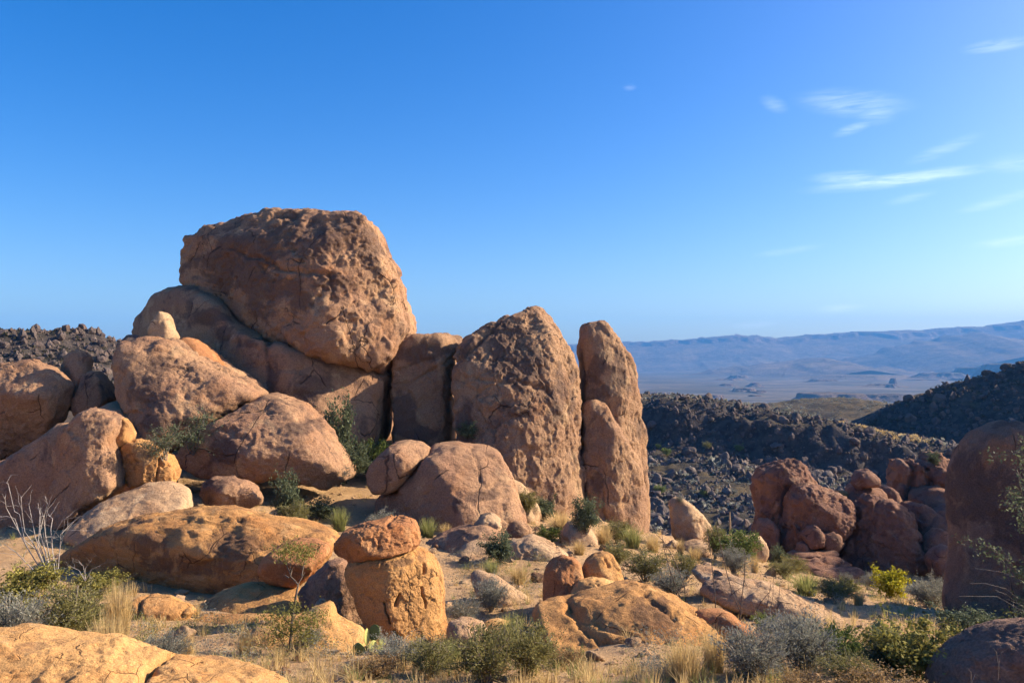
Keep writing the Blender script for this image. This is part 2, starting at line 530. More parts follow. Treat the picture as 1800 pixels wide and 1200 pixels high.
def hill(name, crest, yc, prof, x0, x1, dx, wstep, mat, rough, lat=0.0, cliff=None, seed=0.0, gully=0.0):
    """a ridge: crest (u, v) list seen at distance yc(x); prof = list of (metres in front(-)/behind(+) of the crest, drop)"""
    cu = np.array([c[0] for c in crest], float)
    cv = np.array([c[1] for c in crest], float)
    # find x for each crest point
    cx, cz = [], []
    for u, v in crest:
        Y = yc(0)
        for _ in range(12):
            p = P(u, v, Y)
            Y = yc(p[0])
        p = P(u, v, Y)
        cx.append(p[0]); cz.append(p[2])
    X = np.arange(x0, x1, dx)
    W = np.array(wstep)
    gx, gw = np.meshgrid(X, W)
    zc = np.interp(gx, cx, cz)
    pw = [p[0] for p in prof]
    pz = [p[1] for p in prof]
    wob = 0
    if rough:
        q = np.stack([gx.ravel(), np.zeros(gx.size), gx.ravel() * 0 + seed], -1)
        wob = (fbm(q * 0.045, 4) * rough * 3.2).reshape(gx.shape)
    drop = np.interp(gw + wob * sstep(-2, -8, gw), pw, pz)
    gyy = np.array([yc(x) for x in X])[None, :] + gw
    v = np.stack([gx.ravel(), gyy.ravel(), (zc + drop).ravel()], -1)
    if rough:
        q = v * np.array([1, 1, 0.7]) + seed
        d = ridged(q / (9 * rough), 4) * 1.0 * rough + fbm(q / (3.2 * rough), 4, 0.65) * 0.75 * rough + ridged(q / (1.7 * rough), 2) * 0.25 * rough
        amp = np.interp(gw.ravel(), pw, [cliff.get(i, 0.6) if cliff else 0.6 for i in range(len(prof))])
        v[:, 2] += d * amp
        v[:, 1] -= fbm(q / (5 * rough) + 40, 4, 0.6) * 1.5 * rough * amp
    if gully:
        q = np.stack([v[:, 0] / gully, v[:, 1] / (gully * 6), np.full(len(v), seed)], -1)
        g = ridged(q, 4)
        mid = np.interp(gw.ravel(), pw, [0] + [1] * (len(prof) - 3) + [0.15, 0])
        v[:, 2] += (g - 0.4) * gully * 0.17 * mid
        v[:, 1] += g * gully * 0.6 * mid
    ob = link(name, mesh_from(name, v, grid_faces(len(W), len(X)), True, mat), kind='structure')
    return ob, v.reshape(len(W), len(X), 3)


# ridge across the valley: dark cliff with a talus apron
mid_crest = [(900, 700), (1060, 702), (1120, 704), (1160, 700), (1200, 701), (1240, 705), (1280, 712), (1320, 718), (1360, 723), (1400, 728), (1450, 742), (1500, 752), (1560, 765), (1630, 778), (1690, 792), (1760, 800), (1900, 812), (2200, 830)]
mid_y = lambda x: 268.0 - 0.42 * x
mid_obj, MID = hill('hillside', mid_crest, mid_y,
                    [(-150, -24), (-110, -21), (-60, -16.8), (-34, -14.2), (-26, -12.6), (-19, -3.6), (-11, -1.1), (0, 0), (30, -0.2), (90, -4), (150, -22)],
                    -40, 215, 0.85, np.concatenate([np.arange(-150, -62, 1.4), np.arange(-62, 6, 0.7), np.arange(6, 150, 4)]), M['hill'], 1.5,
                    cliff={0: 0.2, 1: 0.5, 2: 0.7, 3: 1.0, 4: 1.5, 5: 1.6, 6: 1.0, 7: 0.7, 8: 0.4, 9: 0.2, 10: 0.0}, seed=3.0)
# low grassy rise behind it
rise_obj, RISE = hill('hillside', [(1000, 720), (1250, 718), (1330, 716), (1400, 715), (1450, 708), (1520, 704), (1560, 710), (1620, 722), (1700, 735), (1900, 745)], lambda x: 430.0,
     [(-120, -26), (-60, -13), (-25, -4.5), (0, 0), (40, -0.5), (160, -40)], 20, 420, 2.2, np.arange(-120, 160, 2.4), M['hill'], 1.6, seed=17.0)
# dark hill on the right, rising out of the frame
right_obj, RIGHT = hill('hillside', [(1480, 770), (1530, 738), (1560, 718), (1600, 703), (1650, 684), (1700, 673), (1750, 656), (1800, 640), (1900, 622), (2100, 606), (2400, 600)], lambda x: 330.0 - 0.35 * x,
                        [(-120, -46), (-80, -30), (-45, -18), (-20, -7), (0, 0), (30, -7), (140, -60)], 85, 330, 1.5, np.arange(-120, 60, 1.4), M['hill'], 1.5,
                        cliff={0: 0.3, 1: 0.7, 2: 0.9, 3: 1.0, 4: 0.8, 5: 0.5, 6: 0.2}, seed=29.0)
# dark hill behind the boulders on the left
left_obj, LEFT = hill('hillside', [(-700, 560), (-200, 574), (0, 583), (50, 584), (90, 586), (140, 586), (170, 591), (200, 600), (230, 612), (300, 640), (420, 690), (600, 760)], lambda x: 170.0 + 0.35 * x,
                      [(-70, -30), (-45, -22), (-28, -15), (-14, -5), (-4, -0.6), (0, 0), (30, -8), (120, -50)], -190, -18, 0.85, np.arange(-70, 60, 0.9), M['hill'], 1.3,
                      cliff={0: 0.3, 1: 0.8, 2: 1.0, 3: 1.1, 4: 0.7, 5: 0.6, 6: 0.3, 7: 0.1}, seed=41.0)
# the far table range and the hills at its foot
range_crest = [(-2200, 580), (-600, 590), (300, 600), (700, 606), (1000, 606), (1060, 603), (1095, 604), (1130, 601), (1145, 599), (1200, 597), (1250, 592), (1280, 589), (1320, 590), (1345, 592), (1362, 595), (1385, 592), (1400, 590),
               (1450, 587), (1500, 583), (1550, 581), (1600, 579), (1615, 580), (1650, 576), (1700, 574), (1725, 575), (1750, 570), (1780, 566), (1800, 564), (1950, 560), (2300, 566), (2900, 580)]
hill('mountain_range', range_crest, lambda x: 9000.0, [(-2300, -390), (-1500, -330), (-900, -235), (-520, -120), (-330, -70), (-260, -18), (-120, -2), (0, 0), (900, -80)],
     -8200, 9600, 30, np.concatenate([np.arange(-2300, -600, 50), np.arange(-600, 0, 20), np.arange(0, 901, 150)]), M['range'], 0, seed=5.0, gully=330.0)
hill('foothill', [(1380, 652), (1480, 636), (1540, 618), (1580, 606), (1620, 598), (1660, 590), (1690, 583), (1715, 582), (1745, 588), (1790, 594), (1850, 590), (1950, 600), (2100, 640)], lambda x: 7300.0,
     [(-1200, -190), (-700, -130), (-300, -48), (0, 0), (300, -60), (800, -180)], 2000, 6900, 34, np.arange(-1200, 801, 34), M['range'], 0, seed=9.0, gully=260.0)
hill('foothill', [(1160, 668), (1260, 650), (1330, 640), (1400, 634), (1440, 628), (1480, 634), (1560, 646), (1650, 655), (1750, 650), (1850, 640), (1950, 655)], lambda x: 6300.0,
     [(-900, -90), (-500, -52), (-200, -18), (0, 0), (200, -25), (600, -80)], 900, 5200, 30, np.arange(-900, 601, 30), M['range'], 0, seed=13.0, gully=190.0)


def mesa(u0, u1, v_top, v_base, Y, seed, taper=0.25):
    """a low flat-topped rise on the plain"""
    a, b = P(u0, v_top, Y), P(u1, v_top, Y)
    zb = P(u0, v_base, Y)[2] - 8
    hw = (b[0] - a[0]) / 2
    cx = (a[0] + b[0]) / 2
    n = 72
    th = np.linspace(0, 2 * np.pi, n, endpoint=False)
    rings = [(1.0 + taper * 2.2, 0.0), (1.0 + taper, 0.35), (1.0 + taper * 0.35, 0.62), (1.0, 0.95), (0.93, 1.0), (0.5, 1.02), (0.02, 1.03)]
    V = []
    for k, (r, h) in enumerate(rings):
        q = np.stack([np.cos(th) * 2.2 + seed, np.sin(th) * 2.2, np.full(n, k * 0.12)], -1)
        rr = r * (1 + 0.28 * fbm(q, 4) + 0.10 * fbm(q * 4, 3))
        V.append(np.stack([cx + np.cos(th) * hw * rr, Y + np.sin(th) * hw * 0.8 * rr, np.full(n, zb + (a[2] - zb) * h) + fbm(q * 3, 3) * (a[2] - zb) * 0.10 * (0.3 < h)], -1))
    V = np.concatenate(V)
    F = []
    for k in range(len(rings) - 1):
        i = np.arange(n)
        j = (i + 1) % n
        F.append(np.stack([k * n + i, k * n + j, (k + 1) * n + j, (k + 1) * n + i], -1))
    link('mesa', mesh_from('mesa', V, np.concatenate(F), True, M['range']), kind='structure')


for a in [(1288, 1325, 682, 691, 3100, 1.0), (1330, 1345, 686, 691, 3150, 2.0), (1400, 1512, 691, 706, 2350, 3.0), (1212, 1232, 681, 684, 3500, 4.0), (1122, 1145, 690, 694, 2900, 5.0),
          (1620, 1690, 655, 662, 4800, 6.0), (1440, 1580, 659, 664, 5200, 7.0), (1735, 1800, 640, 662, 4300, 8.0), (1210, 1300, 708, 714, 2150, 9.0), (1690, 1760, 646, 657, 5000, 10.0),
          (1285, 1312, 660, 664, 5300, 12.0), (1520, 1600, 693, 698, 2400, 13.0), (1170, 1200, 684, 686, 3400, 14.0), (1565, 1575, 665, 672, 3900, 15.0)]:
    mesa(*a)
for k in range(26):                        # more low rises scattered over the plain
    vv = rng.uniform(652, 706)
    uu = rng.uniform(1130, 1800)
    dist = 124.0 * FPX / (vv - HORIZON)
    ww = rng.uniform(10, 45)
    mesa(uu, uu + ww, vv - rng.uniform(1.5, 5.0), vv, dist, 20.0 + k, rng.uniform(0.3, 0.7))

# ------------------------------------------------------------------ rocks
_ico = {}


def ico(level):
    if level not in _ico:
        bm = bmesh.new()
        bmesh.ops.create_icosphere(bm, subdivisions=level, radius=1.0)
        bm.verts.ensure_lookup_table()
        v = np.array([q.co[:] for q in bm.verts])
        f = np.array([[w.index for w in q.verts] for q in bm.faces], np.int32)
        bm.free()
        v += rng.normal(0, 0.0006, v.shape)
        v /= np.linalg.norm(v, axis=1)[:, None]
        _ico[level] = (v, f)
    return _ico[level]


def outline_radius(poly, theta):
    """distance from the origin to the outermost crossing of the outline in each direction"""
    a = poly
    b = np.roll(poly, -1, axis=0)
    d = np.stack([np.cos(theta), np.sin(theta)], -1)[:, None, :]
    e = (b - a)[None]
    den = d[..., 0] * e[..., 1] - d[..., 1] * e[..., 0]
    den = np.where(np.abs(den) < 1e-12, 1e-12, den)
    t = (a[None, :, 0] * e[..., 1] - a[None, :, 1] * e[..., 0]) / den
    s = (a[None, :, 0] * d[..., 1] - a[None, :, 1] * d[..., 0]) / den
    ok = (t > 0) & (s >= -1e-9) & (s <= 1 + 1e-9)
    return np.where(ok, t, 0).max(axis=1)


def vnormals(v, f):
    n = np.cross(v[f[:, 1]] - v[f[:, 0]], v[f[:, 2]] - v[f[:, 0]])
    out = np.zeros_like(v)
    for k in range(3):
        np.add.at(out, f[:, k], n)
    return out / (np.linalg.norm(out, axis=1)[:, None] + 1e-12)


def seg_dist(px, pl):
    best = np.full(len(px), 1e9)
    for a, b in zip(pl[:-1], pl[1:]):
        e = b - a
        t = np.clip(((px - a) @ e) / (e @ e + 1e-12), 0, 1)
        best = np.minimum(best, np.linalg.norm(px - (a + t[:, None] * e), axis=1))
    return best


ROCKS = {}
_seed = [0]


def rock(key, name, label, poly, Y, mat='tan', T=None, p=3.4, lvl=5, shear=(0.0, 0.15), facets=(), nf=3, k=14, rough=1.0, plate=1.0, lump=1.0, cracks=(), stains_shade=(), center=None, group=None, px=15, smooth=0.7, cat='boulder', chips=10, pb=None, cd=0.6):
    _seed[0] += 1
    sd = _seed[0]
    r_ = np.random.default_rng(sd * 17 + 3)
    poly = np.array(poly, float)
    W = P(poly[:, 0], poly[:, 1], Y)
    if T is None:
        T = 0.8 * min(np.ptp(W[:, 0]), np.ptp(W[:, 2])) / 2 + 0.15 * max(np.ptp(W[:, 0]), np.ptp(W[:, 2])) / 2
    # a boxy rock shows the outline of its front, not of its middle
    fr = T * min(0.16, max(0.03, 0.04 + 0.04 * (p - 2.5)))
    W = P(poly[:, 0], poly[:, 1], Y - fr)
    c0 = W.mean(0)
    for _ in range(6):                      # lay the outline on the rock's own tilted mid-plane
        yy = Y - fr + shear[0] * (W[:, 0] - c0[0]) + shear[1] * (W[:, 2] - c0[2])
        W = P(poly[:, 0], poly[:, 1], yy)
    if center is None:
        x, z = W[:, 0], W[:, 2]
        x2, z2 = np.roll(x, -1), np.roll(z, -1)
        cr = x * z2 - x2 * z
        A = cr.sum() / 2
        cx, cz = ((x + x2) * cr).sum() / (6 * A), ((z + z2) * cr).sum() / (6 * A)
    else:
        c_ = P(center[0], center[1], Y - fr)
        cx, cz = c_[0], c_[2]
    Q = np.stack([W[:, 0] - cx, W[:, 2] - cz], -1)
    hx, hz = np.abs(Q[:, 0]).max(), np.abs(Q[:, 1]).max()
    Qn = Q / np.array([hx, hz])
    th = np.linspace(-np.pi, np.pi, 1440, endpoint=False)
    R = outline_radius(Qn, th)
    R = np.maximum(R, 0.05)
    kern = np.exp(-0.5 * (np.arange(-16, 17) / (4 * smooth)) ** 2)
    kern /= kern.sum()
    R = np.convolve(np.concatenate([R[-16:], R, R[:16]]), kern, 'valid')
    v, f = ico(lvl)
    d = v - np.array([0, 0.38, 0])          # more vertices on the side that faces the path
    d /= np.linalg.norm(d, axis=1)[:, None]
    rho = np.hypot(d[:, 0], d[:, 2])
    Rt = np.interp(np.arctan2(d[:, 2], d[:, 0]), np.append(th, np.pi), np.append(R, R[0]))
    if pb:
        p = p + (pb - p) * sstep(0.05, -0.35, d[:, 2])
    g = ((rho / Rt) ** p + np.abs(d[:, 1]) ** p) ** (1 / p)
    s = g ** k
    fl = list(facets)
    for _ in range(nf):
        fl.append((r_.uniform(-75, 75), r_.uniform(-20, 60), r_.uniform(0.80, 0.95)))
    for az, el, dist in fl:
        n = np.array([math.sin(rad(az)) * math.cos(rad(el)), -math.cos(rad(az)) * math.cos(rad(el)), math.sin(rad(el))])
        s = s + np.maximum(d @ n / dist, 0) ** k
    base = d * (s ** (-1 / k))[:, None]
    gc = 0.0
    # chipped flats: planes that shave a little off wherever they touch
    for _ in range(chips):
        n = r_.normal(size=3) * np.array([1, 1, 0.8])
        n[1] = -abs(n[1])
        n /= np.linalg.norm(n)
        dist = (base @ n).max() * (1 - r_.uniform(0.015, 0.075))
        gc = gc + np.maximum(d @ n / dist, 0) ** 40
    rr = (gc + s ** (40 / k)) ** (-1 / 40)
    v = d * rr[:, None] * np.array([hx, T, hz])
    v[:, 1] += shear[0] * v[:, 0] + shear[1] * v[:, 2]
    L = (hx + hz) / 2
    rough = rough * r_.uniform(0.45, 0.95)
    o = np.array([sd * 7.31, sd * 3.17, sd * 1.93])
    N = vnormals(v, f)
    depth = 0.045 * lump * L * fbm(v * (1.5 / L) + o, 3)
    # scaled-off plates with sharp lower lips
    s1 = fbm(v * (2.1 / L) + o + 20, 5, 0.55)
    s2 = fbm(v * (3.7 / L) + o + 50, 4, 0.55)
    depth += plate * L * (0.015 * sstep(-0.005, 0.025, s1) + 0.011 * sstep(0.10, 0.125, s2) - 0.012 * sstep(0.22, 0.25, -s2))
    s3 = fbm(v * (7.5 / L) + o + 70, 4, 0.6)
    depth += plate * L * 0.007 * (sstep(0.05, 0.09, s3) - sstep(0.2, 0.25, -s3))
    # crusty weathering
    wl = px * Y / FPX
    m = 0.12 + 0.88 * sstep(-0.08, 0.16, fbm(v * (1.3 / L) + o + 90, 4, 0.6))
    wp = np.stack([fbm(v / (wl * 1.4) + o + 3, 2), fbm(v / (wl * 1.4) + o + 13, 2), fbm(v / (wl * 1.4) + o + 23, 2)], -1)
    m = m.astype(np.float64)
    depth += rough * m * wl * (0.10 * fbm(v / wl + o, 4, 0.75) + 0.05 * ridged(v / (wl * 0.5) + o + 44, 2, 0.7))
    depth += rough * (0.25 + 0.75 * m) * wl * 0.125 * chipped(v / (wl * 0.6) + o + wp * 0.35)
    depth += (0.4 + 0.6 * plate) * wl * 0.30 * chipped(v / (wl * 3.4) + o * 0.7 + wp * 0.22)
    q = v * np.array([1 / (wl * 1.1), 1 / (wl * 1.1), 1 / (wl * 3.0)])
    depth += rough * 0.06 * wl * ridged(q + o, 2)
    for pl, w_, dp in cracks:
        pw = P(np.array([c[0] for c in pl]), np.array([c[1] for c in pl]), Y - T * cd)
        pw = np.stack([pw[:, 0] - cx, pw[:, 2] - cz], -1)
        wig = np.stack([fbm(v / (wl * 2) + o + 7, 2), fbm(v / (wl * 2) + o + 17, 2)], -1) * wl * 0.5
        dd = seg_dist(v[:, [0, 2]] + wig, pw)
        depth -= dp * np.exp(-(dd / w_) ** 2) * (N[:, 1] < 0.35)
    v = v + N * depth[:, None]
    at = np.zeros(len(v))
    for (u0, v0, ru, rv) in stains_shade:  # dark stain patches; on the cap some also paint in shade
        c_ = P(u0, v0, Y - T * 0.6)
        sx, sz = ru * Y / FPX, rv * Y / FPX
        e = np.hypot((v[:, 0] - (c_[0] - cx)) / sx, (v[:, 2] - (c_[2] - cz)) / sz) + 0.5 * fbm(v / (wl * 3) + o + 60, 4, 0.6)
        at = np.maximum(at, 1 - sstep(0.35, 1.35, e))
    me = mesh_from(name, v, f, True, M[mat], {'varnish_shade': at})
    ob = link(name, me, loc=(cx, Y, cz), label=label, cat=cat, group=group)
    ROCKS[key] = ob
    return ob


FINS = 'tall rock fins'
# --- the main formation
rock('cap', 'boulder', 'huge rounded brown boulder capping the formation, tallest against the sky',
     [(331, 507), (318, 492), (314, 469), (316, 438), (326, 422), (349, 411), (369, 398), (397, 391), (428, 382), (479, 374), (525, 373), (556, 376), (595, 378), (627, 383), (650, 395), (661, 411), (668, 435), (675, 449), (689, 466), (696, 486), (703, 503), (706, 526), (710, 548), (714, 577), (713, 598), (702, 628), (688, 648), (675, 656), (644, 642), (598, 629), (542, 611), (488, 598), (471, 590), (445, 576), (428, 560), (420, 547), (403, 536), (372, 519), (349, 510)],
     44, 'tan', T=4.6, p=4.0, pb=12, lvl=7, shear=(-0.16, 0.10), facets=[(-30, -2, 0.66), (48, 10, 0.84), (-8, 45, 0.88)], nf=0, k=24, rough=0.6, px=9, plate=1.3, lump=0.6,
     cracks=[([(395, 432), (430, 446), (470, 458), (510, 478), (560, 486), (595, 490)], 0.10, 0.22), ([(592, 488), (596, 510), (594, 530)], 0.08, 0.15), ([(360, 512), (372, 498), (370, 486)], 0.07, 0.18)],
     stains_shade=[(475, 420, 100, 44), (400, 460, 90, 60), (500, 520, 70, 40), (560, 420, 70, 40), (470, 492, 30, 24), (600, 505, 40, 20), (400, 480, 60, 40), (455, 545, 40, 20), (650, 440, 20, 40)], center=(520, 520))  # besides real stains, broad patches paint shade onto the left front
rock('base', 'boulder', 'broad brown boulder that the huge capping boulder rests on',
     [(222, 618), (223, 566), (240, 550), (252, 532), (274, 514), (298, 504), (331, 506), (349, 511), (372, 520), (403, 537), (420, 548), (428, 561), (445, 577), (471, 591), (488, 599), (542, 612), (598, 630), (644, 643), (670, 654), (682, 664), (676, 685), (668, 705), (667, 730), (664, 775), (640, 800), (560, 805), (420, 790), (280, 720)],
     44.4, 'tan', T=5.3, p=12, lvl=6, shear=(-0.10, 0.12), facets=[(-40, 0, 0.74), (46, 14, 0.90)], nf=0, k=26, rough=0.8, plate=0.9, px=15, lump=0.7,
     cracks=[([(488, 600), (491, 625), (493, 650)], 0.10, 0.3)], stains_shade=[(405, 585, 14, 14), (360, 560, 60, 20), (455, 605, 20, 10), (500, 690, 14, 60), (560, 680, 30, 20)], center=(470, 670))
rock('block', 'rock_block', 'squarish brown block wedged between the capped boulder and the peaked fin',
     [(708, 592), (740, 590), (780, 590), (818, 590), (806, 606), (798, 622), (795, 660), (792, 700), (794, 740), (796, 790), (740, 800), (698, 790), (697, 740), (693, 697), (695, 667), (698, 625)],
     43.5, 'tower', T=2.6, p=7, lvl=6, shear=(0.06, 0.05), facets=[(4, 4, 0.8), (64, 5, 0.80)], nf=0, k=34, rough=0.9, plate=1.2, px=11, lump=0.3,
     cracks=[([(690, 680), (715, 672), (745, 664), (770, 645), (790, 632)], 0.06, 0.14), ([(700, 650), (735, 640), (765, 630)], 0.06, 0.10)], stains_shade=[(738, 620, 42, 16), (712, 720, 22, 40), (740, 760, 30, 14)], group=FINS)
rock('fin', 'rock_fin', 'widest tall fin with a dark stained peak, left of the two slender fins',
     [(806, 790), (801, 725), (798, 674), (798, 641), (801, 619), (820, 593), (845, 577), (875, 564), (889, 556), (911, 551), (933, 542), (950, 539), (959, 547), (974, 564), (988, 586), (999, 608), (1007, 634), (1014, 659), (1018, 685), (1020, 740), (1023, 784), (1027, 832), (1028, 880), (1022, 925), (960, 930), (870, 900), (815, 850)],
     41.4, 'tower', T=2.8, p=5.5, lvl=7, shear=(0.30, 0.22), facets=[(-32, 6, 0.80), (12, 10, 0.82), (58, 8, 0.84), (-20, 48, 0.78)], nf=0, k=26, rough=0.5, plate=1.2, px=9, lump=0.5,
     cracks=[([(798, 640), (815, 628), (840, 600), (868, 572), (875, 562)], 0.12, 0.25), ([(835, 665), (870, 672), (905, 672), (940, 680), (965, 690)], 0.10, 0.12), ([(985, 560), (1000, 600), (1003, 640)], 0.06, 0.10), ([(945, 640), (950, 668), (970, 700)], 0.07, 0.12)],
     stains_shade=[(900, 620, 74, 56), (850, 610, 36, 50), (950, 640, 34, 40), (890, 580, 50, 22), (820, 740, 16, 40), (885, 712, 14, 12), (925, 722, 24, 16)], group=FINS)
rock('fin2', 'rock_fin', 'tallest slender fin, rightmost of the standing fins',
     [(1017, 590), (1025, 580), (1031, 571), (1045, 569), (1061, 566), (1068, 569), (1078, 585), (1088, 600), (1100, 617), (1108, 628), (1112, 638), (1116, 653), (1118, 670), (1122, 690), (1127, 720), (1132, 745), (1136, 778), (1138, 815), (1141, 860), (1146, 925), (1144, 960), (1060, 960), (1032, 920), (1030, 800), (1028, 715), (1030, 680), (1029, 652), (1027, 632), (1024, 612)],
     44.3, 'tower', T=2.0, p=4.6, lvl=6, shear=(0.15, 0.12), facets=[(-30, 4, 0.78), (45, 6, 0.76), (10, 40, 0.86)], nf=0, k=18, rough=0.5, plate=1.1, px=9,
     cracks=[([(1100, 600), (1104, 640), (1112, 680)], 0.05, 0.08)], stains_shade=[(1050, 645, 18, 26), (1090, 655, 14, 40), (1055, 690, 22, 14), (1108, 690, 10, 16)], group=FINS)
rock('fin3', 'rock_fin', 'shorter pointed fin standing in front of the tallest slender fin',
     [(1026, 717), (1037, 708), (1047, 707), (1060, 714), (1072, 730), (1082, 745), (1092, 765), (1105, 785), (1117, 800), (1127, 812), (1132, 827), (1138, 870), (1143, 925), (1141, 955), (1090, 962), (1038, 950), (1032, 880), (1030, 830), (1026, 775)],
     42.2, 'tower', T=1.5, p=4.6, lvl=6, shear=(0.28, 0.18), facets=[(-35, 5, 0.78), (25, 8, 0.80), (62, 10, 0.84)], nf=0, k=20, rough=0.8, px=10,
     cracks=[([(1060, 860), (1058, 900), (1064, 930)], 0.06, 0.12)], stains_shade=[(1115, 880, 16, 30), (1050, 850, 12, 30)], group=FINS)
rock('wedge', 'rock_wedge', 'dark narrow slab wedged in the gap left of the tallest slender fin',
     [(1016, 668), (1022, 660), (1030, 664), (1034, 700), (1034, 760), (1030, 850), (1018, 860), (1016, 760)], 46, 'dark', T=0.9, p=3, lvl=4, nf=1)
# --- the tilted slabs on the left of the formation
rock('slab', 'boulder', 'big tan boulder tilted to the left, upper half of the split slab',
     [(217, 607), (240, 600), (262, 597), (300, 596), (315, 600), (335, 615), (350, 627), (375, 641), (400, 655), (425, 670), (447, 688), (457, 694), (425, 711), (400, 726), (350, 766), (325, 781), (300, 796), (272, 780), (250, 754), (232, 738), (225, 710), (212, 688), (206, 665), (206, 640), (211, 618)],
     36, 'tan', T=2.6, p=5, lvl=6, shear=(0.12, 0.35), facets=[(-45, -12, 0.76), (10, 25, 0.78), (40, 45, 0.86)], nf=0, k=18, rough=1.2, px=13, stains_shade=[(275, 640, 20, 14), (270, 690, 40, 30), (300, 740, 40, 16)])
rock('slabback', 'boulder', 'rusty narrow slab leaning behind the upper half of the split slab',
     [(311, 596), (318, 592), (337, 594), (356, 605), (376, 625), (392, 640), (413, 656), (440, 680), (455, 695), (420, 700), (360, 660), (320, 625)], 37.6, 'rust', T=1.3, p=3, lvl=5, shear=(0.2, 0.3), rough=1.1, px=12)
rock('slab2', 'boulder', 'big pale tan boulder, lower half of the split slab, overhanging a shaded hollow',
     [(460, 697), (482, 700), (507, 711), (530, 717), (550, 731), (560, 747), (570, 765), (580, 787), (597, 805), (610, 822), (613, 837), (607, 847), (590, 846), (575, 857), (560, 855), (540, 846), (520, 836), (485, 836), (465, 841), (450, 846), (425, 844), (400, 839), (350, 837), (320, 822), (297, 802), (325, 783), (362, 757), (400, 728), (425, 713)],
     34.5, 'tan', T=2.5, p=4.6, lvl=6, shear=(0.10, 0.42), facets=[(0, 30, 0.74), (-35, -20, 0.72), (55, 20, 0.82), (5, -35, 0.74)], nf=0, k=18, rough=0.9, px=13, stains_shade=[(520, 755, 26, 12), (410, 790, 30, 20)],
     cracks=[([(515, 740), (545, 742)], 0.12, 0.2)])
rock('tri', 'stone', 'small pinkish triangular stone standing on top of the tilted boulder',
     [(260, 583), (272, 562), (281, 547), (286, 547), (292, 553), (298, 563), (301, 575), (309, 588), (313, 596), (300, 602), (285, 603), (270, 596)], 37.2, 'pale', T=0.55, p=4, lvl=4, shear=(0.1, 0.1), facets=[(-5, 5, 0.7), (55, 10, 0.75)], nf=0, k=26, rough=0.5, px=9, cat='stone')
rock('nub', 'stone', 'small dark stone at the skyline beside the tilted boulder', [(214, 607), (218, 597), (226, 588), (236, 589), (244, 594), (246, 610), (228, 618)], 38.5, 'dark', T=0.5, lvl=4, cat='stone')
# --- left edge
rock('left', 'boulder', 'large boulder at the left edge with only its rounded top sunlit',
     [(-90, 680), (-60, 655), (-20, 643), (15, 639), (42, 636), (62, 639), (82, 647), (100, 662), (115, 675), (118, 686), (110, 714), (102, 737), (82, 764), (60, 785), (30, 796), (-20, 815), (-90, 800)],
     37.2, 'tan', T=2.0, p=3.4, lvl=6, shear=(-0.35, 0.05), facets=[(-15, -16, 0.52), (35, 42, 0.86), (28, -38, 0.46), (-5, -36, 0.48)], nf=0, k=20, rough=1.1, px=12)
rock('left2', 'boulder', 'small boulder with a lit triangular top near the left edge skyline hill',
     [(108, 640), (115, 626), (125, 619), (140, 617), (150, 621), (152, 628), (152, 650), (158, 690), (150, 720), (110, 720), (104, 680)], 38.6, 'tan', T=0.9, p=3, lvl=5, shear=(-0.3, 0.1), facets=[(-25, -5, 0.55), (20, 30, 0.8)], nf=1, rough=1.1, px=10)
rock('left3', 'boulder', 'shaded round boulder below the lit triangular one on the left',
     [(132, 690), (138, 665), (152, 652), (170, 655), (184, 672), (190, 700), (184, 730), (160, 745), (138, 730)], 37.8, 'tan', T=1.0, lvl=5, rough=0.7)
rock('left4', 'boulder', 'shaded boulder mass behind the leaning rock on the left',
     [(125, 770), (140, 712), (170, 704), (205, 706), (240, 735), (262, 770), (285, 810), (300, 860), (240, 880), (150, 860)], 34, 'tan', T=1.4, lvl=5, rough=0.7, shear=(0, 0.4))
rock('left5', 'boulder', 'shaded sloping slab at the left edge under the large boulder',
     [(-80, 830), (-10, 812), (40, 803), (78, 775), (104, 745), (120, 744), (132, 770), (125, 820), (120, 900), (90, 1000), (30, 1030), (-80, 1030)], 29.6, 'tan', T=1.2, lvl=5, rough=0.7, shear=(-0.45, 0.0), facets=[(-25, -12, 0.55), (20, -10, 0.6)])
rock('lean', 'boulder', 'leaning grey-tan rock with a rough lit right edge, above the bare twigs',
     [(150, 725), (162, 720), (185, 726), (202, 735), (205, 748), (198, 778), (201, 812), (208, 845), (210, 858), (185, 878), (158, 896), (130, 920), (85, 948), (62, 930), (67, 883), (77, 840), (86, 810), (101, 782), (121, 757), (140, 736)],
     28.5, 'tan', T=1.3, p=3.4, lvl=6, shear=(-0.25, 0.15), facets=[(-22, 0, 0.60), (34, 15, 0.86)], nf=0, k=20, rough=1.1, px=12, center=(145, 820))
rock('peg', 'stone', 'small orange stone wedged in the crack beside the leaning rock', [(203, 742), (211, 736), (218, 735), (227, 745), (234, 762), (231, 776), (218, 786), (208, 791), (201, 766)], 29, 'orange', T=0.4, lvl=4, rough=0.8, px=9, cat='stone')
rock('cracked', 'boulder', 'cracked golden brown boulder with a split right end, below the wedged stone',
     [(212, 789), (221, 783), (230, 777), (242, 774), (255, 781), (275, 791), (292, 801), (305, 817), (309, 830), (307, 847), (287, 852), (253, 854), (232, 858), (220, 842), (213, 817)], 28.8, 'orange', T=0.9, p=3.2, lvl=6, shear=(-0.15, 0.2), facets=[(-30, -8, 0.62), (25, 30, 0.86)], nf=1, rough=1.3, px=12,
     cracks=[([(274, 792), (282, 815), (290, 822), (296, 816), (305, 826), (302, 845)], 0.04, 0.16), ([(282, 815), (276, 850)], 0.04, 0.14)])
rock('paleslab', 'boulder', 'smooth pale slab lit along its top, under the cracked golden boulder',
     [(118, 940), (130, 922), (158, 898), (187, 878), (217, 867), (253, 853), (287, 850), (303, 852), (324, 870), (322, 900), (300, 950), (200, 975), (130, 970)], 27, 'pale', T=1.2, p=3, lvl=5, shear=(0.0, 0.6), facets=[(10, 35, 0.7)], nf=1, rough=0.7, px=11)
